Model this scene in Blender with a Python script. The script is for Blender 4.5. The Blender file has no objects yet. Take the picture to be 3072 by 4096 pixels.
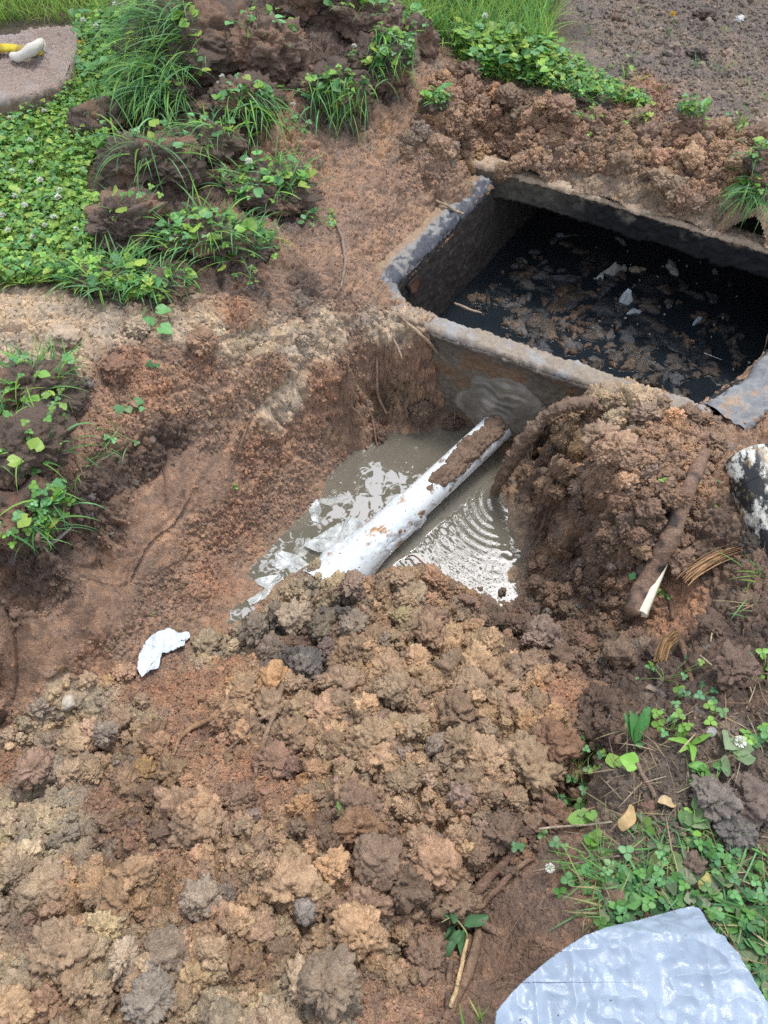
import bpy, math, random
import numpy as np
from mathutils import Vector, Matrix

Q = 1.0
QM = 1.3                     # mesh density of the soil
rng = np.random.default_rng(7)
random.seed(7)
scene = bpy.context.scene
col = scene.collection
F32 = np.float32

# ------------------------------------------------------------------ camera
TH = math.radians(54.0)
CS, SN = math.cos(TH), math.sin(TH)
CAM = np.array([0.0, 0.0, 1.6])
FOC = 788.0                  # focal length in pixels of the 768 x 1024 frame
cd = bpy.data.cameras.new('camera')
cam = bpy.data.objects.new('camera', cd)
col.objects.link(cam)
cam.location = CAM
cam.rotation_euler = (math.pi/2 - TH, 0, 0)
cd.sensor_fit = 'VERTICAL'
cd.sensor_height = 36.0
cd.lens = 36.0 * FOC / 1024.0
cd.clip_start = 0.02
cd.clip_end = 400
cd.dof.use_dof = True
cd.dof.focus_distance = 2.35
cd.dof.aperture_fstop = 10.0
scene.camera = cam

def ray(u, v):
    x = (np.asarray(u, float)-384)/FOC
    y = (512-np.asarray(v, float))/FOC
    return np.stack([x, CS+SN*y, -SN+CS*y], -1)
def P(u, v, z):
    d = ray(u, v)
    t = (z-CAM[2])/d[..., 2]
    return CAM + d*np.asarray(t)[..., None]
def proj(p):
    p = np.asarray(p, float)-CAM
    dep = p[..., 1]*CS - p[..., 2]*SN
    up = p[..., 1]*SN + p[..., 2]*CS
    return 384+FOC*p[..., 0]/dep, 512-FOC*up/dep, dep
def inpoly(px, py, poly):
    px = np.asarray(px); py = np.asarray(py)
    r = np.zeros(px.shape, bool)
    n = len(poly)
    for i in range(n):
        x0, y0 = poly[i]; x1, y1 = poly[(i+1) % n]
        if y0 == y1: continue
        c = ((y0 > py) != (y1 > py)) & (px < (x1-x0)*(py-y0)/(y1-y0)+x0)
        r ^= c
    return r

# ------------------------------------------------------------------ noise
def _mix(h):
    h = h ^ (h >> np.uint32(16)); h = h*np.uint32(0x7feb352d)
    h = h ^ (h >> np.uint32(15)); h = h*np.uint32(0x846ca68b)
    return h ^ (h >> np.uint32(16))
def hash3(ix, iy, iz, seed):
    h = ix.astype(np.uint32)*np.uint32(73856093) ^ iy.astype(np.uint32)*np.uint32(19349663) ^ iz.astype(np.uint32)*np.uint32(83492791)
    return _mix(h ^ np.uint32((seed*2654435761) & 0xffffffff))
def vnoise(p, seed=0):
    p = np.asarray(p, F32)
    i = np.floor(p); f = p-i; i = i.astype(np.int32)
    f = f*f*(3-2*f)
    r = np.zeros(p.shape[0], F32)
    for dx in (0, 1):
        wx = f[:, 0] if dx else 1-f[:, 0]
        for dy in (0, 1):
            wy = f[:, 1] if dy else 1-f[:, 1]
            for dz in (0, 1):
                wz = f[:, 2] if dz else 1-f[:, 2]
                h = hash3(i[:, 0]+dx, i[:, 1]+dy, i[:, 2]+dz, seed)
                r += wx*wy*wz*((h & np.uint32(0xffff)).astype(F32)/65535.0)
    return r*2-1
def fbm(p, oct=4, seed=0, gain=.5):
    p = np.asarray(p, F32); a = 1.0; s = 0; r = 0
    for o in range(oct):
        r = r+a*vnoise(p*(2.03**o)+o*17.3, seed+o); s += a; a *= gain
    return r/s
def worley(P3, seed=0, chunk=250000):
    """F1, F2 and a random number of the nearest cell"""
    P3 = np.asarray(P3, F32)
    N = len(P3); o1 = np.empty(N, F32); o2 = np.empty(N, F32); oi = np.empty(N, F32)
    for c in range(0, N, chunk):
        p = P3[c:c+chunk]
        i = np.floor(p); f = p-i; i = i.astype(np.int32)
        b1 = np.full(len(p), 9, F32); b2 = b1.copy(); bi = np.zeros(len(p), np.uint32)
        for dx in (-1, 0, 1):
            for dy in (-1, 0, 1):
                for dz in (-1, 0, 1):
                    h = hash3(i[:, 0]+dx, i[:, 1]+dy, i[:, 2]+dz, seed)
                    qx = dx+(h & np.uint32(1023)).astype(F32)/1023-f[:, 0]
                    qy = dy+((h >> np.uint32(10)) & np.uint32(1023)).astype(F32)/1023-f[:, 1]
                    qz = dz+((h >> np.uint32(20)) & np.uint32(1023)).astype(F32)/1023-f[:, 2]
                    d = qx*qx+qy*qy+qz*qz
                    m = d < b1
                    b2 = np.where(m, b1, np.minimum(b2, d))
                    b1 = np.where(m, d, b1)
                    bi = np.where(m, h, bi)
        o1[c:c+chunk] = np.sqrt(b1); o2[c:c+chunk] = np.sqrt(b2)
        oi[c:c+chunk] = (_mix(bi) & np.uint32(0xffff)).astype(F32)/65535
    return o1, o2, oi
def sstep(a, b, x):
    t = np.clip((x-a)/(b-a), 0, 1)
    return t*t*(3-2*t)
def crumbs(p, seed):
    """lumpy soil: domes of uneven height parted by cracks, 0..1"""
    f1, f2, i = worley(p, seed)
    return (.35+.65*i)*np.sqrt(np.clip(1-(f1/(.62+.3*i))**2, 0, 1))*(.12+.88*sstep(0, .20, f2-f1)), i

# ------------------------------------------------------------------ mesh building
class MB:
    def __init__(s):
        s.v = []; s.q = []; s.t = []; s.c = []; s.n = 0
    def add(s, v, f, c=(1, 1, 1)):
        v = np.asarray(v, F32).reshape(-1, 3)
        c = np.asarray(c, F32)
        if c.ndim == 1: c = np.broadcast_to(c, (len(v), 3))
        f = np.asarray(f, np.int64)
        if f.size:
            (s.q if f.shape[1] == 4 else s.t).append(f+s.n)
        s.v.append(v); s.c.append(c); s.n += len(v)
        return s
    def build(s, name, mat=None, parent=None, smooth=True, loc=None):
        me = bpy.data.meshes.new(name)
        v = np.concatenate(s.v) if s.v else np.zeros((0, 3), F32)
        c = np.concatenate(s.c) if s.c else np.zeros((0, 3), F32)
        if loc is not None: v = v-np.asarray(loc, F32)
        q = np.concatenate(s.q) if s.q else np.zeros((0, 4), np.int64)
        t = np.concatenate(s.t) if s.t else np.zeros((0, 3), np.int64)
        nl = q.size+t.size
        me.vertices.add(len(v)); me.vertices.foreach_set('co', v.ravel())
        me.loops.add(nl); me.loops.foreach_set('vertex_index', np.concatenate([q.ravel(), t.ravel()]).astype(np.int32))
        me.polygons.add(len(q)+len(t))
        ls = np.concatenate([np.arange(len(q))*4, q.size+np.arange(len(t))*3]).astype(np.int32)
        me.polygons.foreach_set('loop_start', ls)
        me.polygons.foreach_set('use_smooth', np.full(len(q)+len(t), smooth))
        a = me.color_attributes.new('tint', 'FLOAT_COLOR', 'POINT')
        a.data.foreach_set('color', np.concatenate([c, np.ones((len(c), 1), F32)], 1).ravel())
        me.update(calc_edges=True)
        me.validate()
        if mat: me.materials.append(mat)
        o = bpy.data.objects.new(name, me)
        col.objects.link(o)
        if parent: o.parent = parent
        if loc is not None and not parent: o.location = loc
        return o
def tag(o, label=None, cat=None, group=None, kind=None):
    if label: o['label'] = label
    if cat: o['category'] = cat
    if group: o['group'] = group
    if kind: o['kind'] = kind
    return o
def thing(name, label, cat, loc=(0, 0, 0), group=None):
    o = bpy.data.objects.new(name, None); col.objects.link(o)
    o.location = loc; o.empty_display_size = .05
    return tag(o, label, cat, group)
def child(mb, name, mat, par, label=None, smooth=True):
    """a part: vertices are in world space, the parent is an unrotated Empty"""
    o = mb.build(name, mat, None, smooth, loc=None)
    l = np.array(par.location, F32) if par.parent is None else np.array(par.parent.location, F32)+np.array(par.location, F32)
    me = o.data; n = len(me.vertices); a = np.empty(n*3, F32)
    me.vertices.foreach_get('co', a); a = a.reshape(-1, 3)-l
    me.vertices.foreach_set('co', a.ravel()); me.update()
    o.parent = par
    if label: o['label'] = label
    return o
def solo(mb, name, mat, label, cat, group=None, smooth=True):
    v = np.concatenate(mb.v); c = v.mean(0); c[2] = v[:, 2].min()
    o = mb.build(name, mat, None, smooth, loc=c)
    return tag(o, label, cat, group)

def gridfaces(nr, nc, closed=False):
    i = np.arange(nr-1)[:, None]; j = np.arange(nc if closed else nc-1)[None]
    a = i*nc+j; b = i*nc+(j+1) % nc
    return np.stack([a, b, b+nc, a+nc], -1).reshape(-1, 4)
def normals(v, f):
    v = v.astype(np.float64)
    n = np.cross(v[f[:, 2]]-v[f[:, 0]], v[f[:, -1]]-v[f[:, 1]] if f.shape[1] == 4 else v[f[:, 1]]-v[f[:, 0]])
    if f.shape[1] == 3: n = -n
    r = np.zeros_like(v)
    for k in range(f.shape[1]): np.add.at(r, f[:, k], n)
    return r/np.maximum(np.linalg.norm(r, axis=1, keepdims=True), 1e-12)
def catmull(pts, n):
    pts = np.asarray(pts, float)
    if len(pts) == 2: return pts[0]+(pts[1]-pts[0])*np.linspace(0, 1, n)[:, None]
    p = np.vstack([2*pts[0]-pts[1], pts, 2*pts[-1]-pts[-2]])
    m = len(pts)-1
    s = np.linspace(0, m-1e-6, n); k = s.astype(int); t = (s-k)[:, None]
    a, b, c, d = p[k], p[k+1], p[k+2], p[k+3]
    return .5*(2*b+(c-a)*t+(2*a-5*b+4*c-d)*t*t+(3*b-a-3*c+d)*t**3)
def frames(path):
    T = np.gradient(path, axis=0); T /= np.maximum(np.linalg.norm(T, axis=1, keepdims=True), 1e-9)
    A = np.zeros_like(T); B = np.zeros_like(T)
    a = np.cross(T[0], [0, 0, 1.]); 
    if np.linalg.norm(a) < .05: a = np.cross(T[0], [1., 0, 0])
    for i in range(len(T)):
        a = a-T[i]*np.dot(a, T[i]); a /= np.linalg.norm(a)
        A[i] = a; B[i] = np.cross(T[i], a)
    return T, A, B
def tube(pts, rad, n=None, seg=8, amp=0, seed=0, step=.006, freq=60, cap=True, flat=1.0, wob=0):
    pts = np.asarray(pts, float)
    L = np.linalg.norm(np.diff(pts, axis=0), axis=1).sum()
    n = n or int(max(4, min(200, L/step)))
    path = catmull(pts, n)
    if wob: path = path+wob*np.stack([fbm(path*25, 2, seed+5), fbm(path*25, 2, seed+6), fbm(path*25, 2, seed+7)], 1)
    r = np.interp(np.linspace(0, 1, n), np.linspace(0, 1, len(np.atleast_1d(rad))), np.atleast_1d(rad))
    T, A, B = frames(path)
    th = np.linspace(0, 2*np.pi, seg, endpoint=False)
    ring = np.cos(th)[None, :, None]*A[:, None]+flat*np.sin(th)[None, :, None]*B[:, None]
    v = path[:, None]+ring*r[:, None, None]
    if amp:
        q = v.reshape(-1, 3)
        v = v+ring*(amp*fbm(q*freq, 3, seed)).reshape(n, seg)[..., None]
    v = v.reshape(-1, 3); f = gridfaces(n, seg, True)
    if cap:
        v = np.vstack([v, path[0]-T[0]*r[0]*.4, path[-1]+T[-1]*r[-1]*.6])
        j = np.arange(seg); k = (j+1) % seg; b = (n-1)*seg
        tf = np.concatenate([np.stack([k, j, np.full(seg, n*seg)], 1), np.stack([b+j, b+k, np.full(seg, n*seg+1)], 1)])
    else: tf = np.zeros((0, 3), int)
    return v, f, tf
def addtube(mb, pts, rad, c=(1, 1, 1), **k):
    v, f, tf = tube(pts, rad, **k)
    base = mb.n
    mb.add(v, f, c)
    if len(tf): mb.t.append(tf+base)
    return mb
def ico(sub):
    t = (1+5**.5)/2
    v = np.array([(-1, t, 0), (1, t, 0), (-1, -t, 0), (1, -t, 0), (0, -1, t), (0, 1, t), (0, -1, -t), (0, 1, -t), (t, 0, -1), (t, 0, 1), (-t, 0, -1), (-t, 0, 1)], float)
    f = [(0, 11, 5), (0, 5, 1), (0, 1, 7), (0, 7, 10), (0, 10, 11), (1, 5, 9), (5, 11, 4), (11, 10, 2), (10, 7, 6), (7, 1, 8), (3, 9, 4), (3, 4, 2), (3, 2, 6), (3, 6, 8), (3, 8, 9), (4, 9, 5), (2, 4, 11), (6, 2, 10), (8, 6, 7), (9, 8, 1)]
    v = [tuple(x/np.linalg.norm(x)) for x in v]
    for _ in range(sub):
        mid = {}; nf = []
        def m(a, b):
            k = (min(a, b), max(a, b))
            if k not in mid:
                w = np.add(v[a], v[b]); w = w/np.linalg.norm(w); v.append(tuple(w)); mid[k] = len(v)-1
            return mid[k]
        for a, b, c in f:
            x, y, z = m(a, b), m(b, c), m(c, a)
            nf += [(a, x, z), (b, y, x), (c, z, y), (x, y, z)]
        f = nf
    return np.array(v, F32), np.array(f)
ICO = {k: ico(k) for k in (0, 1, 2, 3, 4, 5)}
def rots(n, tilt=3.2, r=None):
    """random rotations: tilt about a random horizontal axis, then yaw"""
    r = r or rng
    yaw = r.uniform(0, 2*np.pi, n); a = r.uniform(0, 2*np.pi, n); t = r.uniform(-tilt, tilt, n)
    c, s = np.cos(yaw), np.sin(yaw); z = np.zeros(n); o = np.ones(n)
    Y = np.stack([np.stack([c, -s, z], -1), np.stack([s, c, z], -1), np.stack([z, z, o], -1)], 1)
    k = np.stack([np.cos(a), np.sin(a), z], -1)
    K = np.zeros((n, 3, 3)); K[:, 0, 1] = -k[:, 2]; K[:, 0, 2] = k[:, 1]; K[:, 1, 0] = k[:, 2]; K[:, 1, 2] = -k[:, 0]; K[:, 2, 0] = -k[:, 1]; K[:, 2, 1] = k[:, 0]
    R = np.eye(3)[None]+np.sin(t)[:, None, None]*K+(1-np.cos(t))[:, None, None]*(K@K)
    return R@Y
def scatter(mb, tv, tf, R, s, t, c):
    n = len(t)
    if n == 0: return mb
    s = np.asarray(s, F32)
    s = s[:, None, None] if s.ndim == 1 else s[:, None, :]
    v = np.einsum('nij,nkj->nki', R, tv[None]*s)+np.asarray(t)[:, None]
    k = len(tv)
    f = (tf[None]+(np.arange(n)*k)[:, None, None]).reshape(-1, tf.shape[1])
    c = np.asarray(c, F32)
    if c.ndim == 2 and len(c) == n: c = np.repeat(c, k, 0)
    return mb.add(v.reshape(-1, 3), f, c)

# ------------------------------------------------------------------ materials
def mat(name, base=(.5, .5, .5), rough=.6, attr=True, var=.15, vscale=40, bump=0, bscale=200, bdist=.002, spec=.5, trans=0, rough_var=0, bump2=None, extra=None, sheen=0):
    m = bpy.data.materials.new(name); m.use_nodes = True
    nt = m.node_tree; N = nt.nodes; L = nt.links
    b = N['Principled BSDF']; out = N['Material Output']
    tc = N.new('ShaderNodeTexCoord')
    geo = N.new('ShaderNodeNewGeometry')
    pos = geo.outputs['Position']
    if attr:
        a = N.new('ShaderNodeVertexColor'); a.layer_name = 'tint'; src = a.outputs['Color']
    else:
        r = N.new('ShaderNodeRGB'); r.outputs[0].default_value = (*base, 1); src = r.outputs[0]
    if var:
        n = N.new('ShaderNodeTexNoise'); n.inputs['Scale'].default_value = vscale; n.inputs['Detail'].default_value = 6; n.inputs['Roughness'].default_value = .65
        L.new(pos, n.inputs['Vector'])
        mr = N.new('ShaderNodeMapRange'); mr.inputs['From Min'].default_value = .25; mr.inputs['From Max'].default_value = .75
        mr.inputs['To Min'].default_value = 1-var; mr.inputs['To Max'].default_value = 1+var
        L.new(n.outputs['Fac'], mr.inputs['Value'])
        mx = N.new('ShaderNodeVectorMath'); mx.operation = 'SCALE'
        L.new(src, mx.inputs[0]); L.new(mr.outputs[0], mx.inputs['Scale']); src = mx.outputs[0]
    if extra: src = extra(nt, src, pos)
    L.new(src, b.inputs['Base Color'])
    b.inputs['Roughness'].default_value = rough
    b.inputs['Specular IOR Level'].default_value = spec
    if rough_var:
        n2 = N.new('ShaderNodeTexNoise'); n2.inputs['Scale'].default_value = 18; n2.inputs['Detail'].default_value = 4
        L.new(pos, n2.inputs['Vector'])
        m2 = N.new('ShaderNodeMapRange'); m2.inputs['From Min'].default_value = .35; m2.inputs['From Max'].default_value = .65
        m2.inputs['To Min'].default_value = rough-rough_var; m2.inputs['To Max'].default_value = rough+rough_var
        L.new(n2.outputs['Fac'], m2.inputs['Value']); L.new(m2.outputs[0], b.inputs['Roughness'])
    if bump:
        n3 = N.new('ShaderNodeTexNoise'); n3.inputs['Scale'].default_value = bscale; n3.inputs['Detail'].default_value = 5; n3.inputs['Roughness'].default_value = .7
        L.new(pos, n3.inputs['Vector'])
        bp = N.new('ShaderNodeBump'); bp.inputs['Strength'].default_value = bump; bp.inputs['Distance'].default_value = bdist
        L.new(n3.outputs['Fac'], bp.inputs['Height'])
        L.new(bp.outputs[0], b.inputs['Normal'])
    if trans:
        tr = N.new('ShaderNodeBsdfTranslucent'); L.new(src, tr.inputs['Color'])
        mix = N.new('ShaderNodeMixShader'); mix.inputs[0].default_value = trans
        L.new(b.outputs[0], mix.inputs[1]); L.new(tr.outputs[0], mix.inputs[2]); L.new(mix.outputs[0], out.inputs['Surface'])
    return m
def blotch(color, scale, lo, hi, detail=8, stretch=(1, 1, 1), rough=.65, seed=0):
    """a stain of another colour with an edge of its own"""
    def fn(nt, src, pos):
        N = nt.nodes; L = nt.links
        mp = N.new('ShaderNodeMapping'); mp.inputs['Scale'].default_value = stretch; mp.inputs['Location'].default_value = (seed*3.1, seed*1.7, seed)
        L.new(pos, mp.inputs['Vector'])
        n = N.new('ShaderNodeTexNoise'); n.inputs['Scale'].default_value = scale; n.inputs['Detail'].default_value = detail; n.inputs['Roughness'].default_value = rough
        L.new(mp.outputs[0], n.inputs['Vector'])
        r = N.new('ShaderNodeMapRange'); r.inputs['From Min'].default_value = lo; r.inputs['From Max'].default_value = hi
        L.new(n.outputs['Fac'], r.inputs['Value'])
        m = N.new('ShaderNodeMix'); m.data_type = 'RGBA'
        L.new(r.outputs[0], m.inputs['Factor']); L.new(src, m.inputs[6]); m.inputs[7].default_value = (*color, 1)
        return m.outputs[2]
    return fn
def chain(*fs):
    def fn(nt, src, pos):
        for f in fs: src = f(nt, src, pos)
        return src
    return fn

M = {}
M['soil'] = mat('moist_soil', rough=.52, var=.40, vscale=260, bump=1, bscale=190, bdist=.007, spec=.5, rough_var=.14)
M['clod'] = M['soil']
M['grass'] = mat('grass', rough=.5, var=.12, vscale=30, trans=.3, spec=.35)
M['leaf'] = mat('leaf', rough=.45, var=.18, vscale=90, trans=.25, spec=.4, bump=.25, bscale=160, bdist=.001)
M['stem'] = mat('stem', rough=.55, var=.1, trans=.15)
M['petal'] = mat('petal', rough=.7, var=.05, trans=.25)
M['root'] = mat('root_bark', rough=.6, var=.5, vscale=130, bump=1, bscale=150, bdist=.005, spec=.4)
M['wood'] = mat('torn_wood', rough=.55, var=.1, vscale=60, bump=.3, bscale=200, bdist=.001)
M['stone'] = mat('stone', rough=.6, var=.25, vscale=60, bump=.5, bscale=120, bdist=.003)
# ------------------------------------------------------------------ lie of the land: (u, v, height)
WZ = -0.60
CTRL = """
0 0 0; -150 0 0; 120 0 .02; -250 300 0; 0 150 0; 60 200 0; 0 260 0; 80 270 .01; -200 450 0; -260 120 0
200 60 .12; 260 30 .2; 330 40 .18; 390 30 .12; 300 110 .10; 350 120 .04; 240 110 .12; 180 120 .08; 140 60 .04; 420 70 .05; 300 -40 .25; 200 -30 .12; 100 120 .01
150 140 .06; 130 200 .03; 180 180 .05; 230 170 .06; 250 210 .02; 300 200 0; 340 160 .0; 280 160 .02
400 130 .0; 440 110 .0; 450 40 0; 520 40 0; 560 80 0; 520 60 0; 450 -60 0; 600 -60 0
600 20 0; 750 20 0; 680 80 -.01; 760 110 -.01; 950 50 0; 950 200 .02; 1000 320 0
470 120 0; 540 110 -.01; 600 125 -.02; 660 130 -.02; 740 145 0; 768 175 .02
450 150 -.05; 540 150 -.06; 620 165 -.06; 700 180 -.04; 760 205 -.02
470 159 -.165; 500 167 -.166; 560 184 -.166; 640 209 -.166; 720 233 -.166; 768 248 -.166; 840 272 -.166
420 150 -.04; 400 180 -.08; 440 190 -.15; 380 210 -.1; 350 240 -.1; 370 260 -.14; 340 290 -.12; 300 270 -.05; 280 300 -.08; 330 320 -.15
0 300 .03; 60 300 .03; 130 315 .01; 200 320 -.02; 250 310 -.04
0 360 -.02; 70 370 -.02; 150 370 -.06; 220 370 -.1; 290 370 -.18; 350 360 -.22
0 390 0; 30 400 0; 20 480 0; 40 540 -.02; 0 600 -.05; -150 550 0; -150 650 -.02
80 430 -.06; 140 430 -.14; 200 430 -.22; 260 430 -.32; 310 410 -.36; 360 395 -.42
80 500 -.14; 120 490 -.2; 180 490 -.33; 240 490 -.42; 290 480 -.5; 330 440 -.5
40 640 -.36; 100 570 -.36; 160 510 -.35; 60 570 -.2; 20 630 -.25; 0 690 -.38; -100 800 -.4
130 580 -.42; 200 540 -.48; 200 590 -.52; 150 630 -.48; 100 660 -.42
353 450 -.595; 327 476 -.595; 323 492 -.595; 308 509 -.595; 285 529 -.595; 266 551 -.595; 243 568 -.595; 256 584 -.595; 243 599 -.595; 215 622 -.595
208 634 -.59; 263 598 -.592; 286 582 -.592; 303 568 -.585; 345 590 -.52; 326 579 -.49; 348 586 -.465; 308 570 -.52; 318 577 -.485; 298 580 -.53; 370 584 -.50; 330 600 -.46; 360 606 -.46; 300 596 -.51; 340 610 -.47; 370 582 -.585; 399 568 -.592; 424 564 -.592; 474 593 -.592; 500 604 -.592
516 596 -.592; 513 570 -.592; 526 556 -.592; 538 517 -.592; 548 495 -.57; 372 440 -.595; 385 425 -.595; 540 470 -.63
360 480 -.70; 400 460 -.70; 430 460 -.68; 340 500 -.68; 310 540 -.66; 275 565 -.64; 245 610 -.61; 400 520 -.7; 440 540 -.68; 480 520 -.7; 500 560 -.68; 460 570 -.64; 500 480 -.7; 515 450 -.68; 360 540 -.68; 480 470 -.68
385 403 -.52; 385 340 -.26; 378 375 -.40
300 620 -.47; 250 640 -.52; 420 600 -.53; 330 660 -.42; 420 650 -.38; 480 640 -.42
200 690 -.42; 130 690 -.42; 60 720 -.4; 0 760 -.35
300 720 -.32; 400 710 -.25; 500 700 -.24; 540 670 -.30
100 780 -.3; 200 780 -.27; 300 790 -.22; 400 790 -.18; 480 770 -.12; 540 730 -.17
0 850 -.2; 100 870 -.17; 200 880 -.12; 300 890 -.12; 400 880 -.12; 480 840 -.15; 540 790 -.2; 565 765 -.22; 572 792 -.30; 566 806 -.27
0 960 -.1; 100 970 -.06; 200 980 -.03; 300 990 -.04; 400 990 -.1; 440 950 -.15; 480 925 -.17
100 1100 0; 300 1100 0; -150 900 -.15; -150 1100 0
520 900 -.12; 495 980 -.10; 560 860 -.1; 540 940 -.04; 580 900 -.02; 620 850 0; 575 825 -.12
605 770 -.03; 640 735 -.03; 700 712 0; 760 700 .01; 700 850 0; 760 850 0; 650 920 0; 600 1000 0; 760 1000 0; 950 700 .02; 950 1000 0; 600 1100 0
690 428 -.16; 722 434 -.20; 765 420 -.215; 840 400 -.21; 740 442 -.19
560 458 -.20; 600 450 -.06; 640 450 -.03; 680 470 -.07; 740 490 -.12
545 470 -.42; 556 500 -.47; 578 490 -.26; 540 545 -.575; 532 578 -.575; 
600 520 -.20; 578 560 -.42; 640 530 -.13; 690 520 -.15; 740 540 -.14
600 600 -.38; 560 625 -.47; 640 590 -.27; 680 580 -.24; 740 600 -.1
620 650 -.3; 660 635 -.3; 690 610 -.26; 700 655 -.14; 760 640 -.06; 645 690 -.2; 600 690 -.26; 700 690 -.06
850 500 -.05; 850 600 0
"""
TZ = -.20
def T2(u, v, z=TZ): return P(float(u), float(v), z)
rim_in = [T2(409, 304), T2(394, 281), T2(488, 188)]
Lw = (rim_in[2]-rim_in[1]); Lw /= np.linalg.norm(Lw)
near_r = T2(700, 402); right_end = T2(800, 318)
nd = (near_r-rim_in[0]); nd[2] = 0; nd /= np.linalg.norm(nd); nn = np.array([nd[1], -nd[0], 0])
if nn[1] > 0: nn = -nn
lside = np.array([-Lw[1], Lw[0], 0.]); lside = lside if lside[0] < 0 else -lside
def wl(a, o, z): q = rim_in[0]+nd*a+nn*o; return [q[0], q[1], z]
def ll(a, o, z): q = rim_in[1]+Lw*a+lside*o; return [q[0], q[1], z]
LOCAL = [wl(a, o, z) for a, prof in (
    (-.06, ((.02, -.20), (.10, -.23), (.17, -.33), (.24, -.46), (.30, -.57))), (.03, ((.03, -.20), (.10, -.21), (.15, -.30), (.20, -.45), (.25, -.58))), (.11, ((.02, -.20), (.09, -.21), (.13, -.33), (.17, -.50), (.22, -.60))),
    (.19, ((.07, -.46), (.10, -.54), (.15, -.60), (.24, -.66))), (.30, ((.07, -.58), (.12, -.61), (.20, -.66))), (.42, ((.07, -.58), (.12, -.60), (.20, -.65))), (.50, ((.06, -.35), (.12, -.46), (.20, -.58))),
    (.58, ((.07, -.42), (.12, -.42), (.20, -.50))), (.67, ((.07, -.29), (.13, -.23), (.20, -.24))), (.80, ((-.01, -.20), (.05, -.18), (.14, -.12))), (.90, ((-.01, -.215), (.05, -.19), (.13, -.15))), (1.0, ((-.01, -.23), (.05, -.215), (.13, -.19)))) for o, z in prof]
LOCAL += [ll(a, o, z) for a in (.02, .25, .5, .75, .92) for o, z in ((.055, -.235), (.11, -.198), (.17, -.16))]
def fit(txt):
    rows = [[float(x) for x in r.split()] for l in txt.strip().splitlines() for r in l.split(';') if r.strip()]
    a = np.array(rows); w = P(a[:, 0], a[:, 1], a[:, 2])
    far = np.array([[x, y, 0] for x in (-3.4, 3.4) for y in (-1.2, 1, 3, 5.5)]+[[0, 5.6, 0], [-1.5, 5.6, 0], [1.5, 5.6, 0], [0, -1.2, 0], [0, -.5, 0], [-.8, -.5, 0], [.8, -.5, 0]])
    w = np.vstack([w, np.array(LOCAL), far])
    X = w[:, :2]; D = np.linalg.norm(X[:, None]-X[None], axis=-1)
    A = np.block([[D+np.eye(len(X))*.004, np.ones((len(X), 1))], [np.ones((1, len(X))), np.zeros((1, 1))]])
    s = np.linalg.solve(A, np.append(w[:, 2], 0))
    return X.astype(F32), s.astype(F32)
RX, RS = fit(CTRL)
def H(x, y):
    x = np.asarray(x, F32).ravel(); y = np.asarray(y, F32).ravel(); o = np.empty(len(x), F32)
    for c in range(0, len(x), 60000):
        d = np.sqrt((x[c:c+60000, None]-RX[None, :, 0])**2+(y[c:c+60000, None]-RX[None, :, 1])**2)
        o[c:c+60000] = d@RS[:-1]+RS[-1]
    k = sstep(4.2, 7, np.maximum(np.abs(x)*1.6, np.abs(y-1.5)*1.1))
    return np.clip(o, -.78, .35)*(1-k)
def march(u, v):
    u = np.atleast_1d(np.asarray(u, float)); v = np.atleast_1d(np.asarray(v, float)); z = np.full(u.shape, -.1)
    for _ in range(25):
        p = P(u, v, z); z = .6*z+.4*H(p[:, 0], p[:, 1])
    return P(u, v, z)

# soil kinds: linear colour, roughness of the lumps (big, mid, small), reddening spread
KIND = {
 'heap': ((.42, .285, .178), 1.3, 1.1, 1.0), 'red': ((.345, .197, .125), .32, .55, 1.05), 'wall': ((.34, .215, .145), .27, .48, 1.0),
 'dark': ((.125, .083, .062), .7, .8, .8), 'beige': ((.53, .41, .29), .55, .6, .5), 'bare': ((.215, .17, .135), .12, .35, .7),
 'groove': ((.33, .21, .145), .04, .05, .3), 'clay': ((.45, .35, .235), .8, .7, .5), 'hdark': ((.21, .138, .096), .75, 1.0, 1.0),
 'lawn': ((.09, .07, .045), .15, .3, .4), 'slope': ((.205, .13, .092), .1, .2, .6), 'spoil': ((.36, .228, .148), .6, 1.0, 1.0), 'wet': ((.30, .22, .15), .3, .4, .4),
 'char': ((.13, .115, .10), .8, .9, .8), 'litter': ((.15, .115, .09), .4, .5, .6), 'ochre': ((.31, .205, .125), .8, 1., 1.)}
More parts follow.
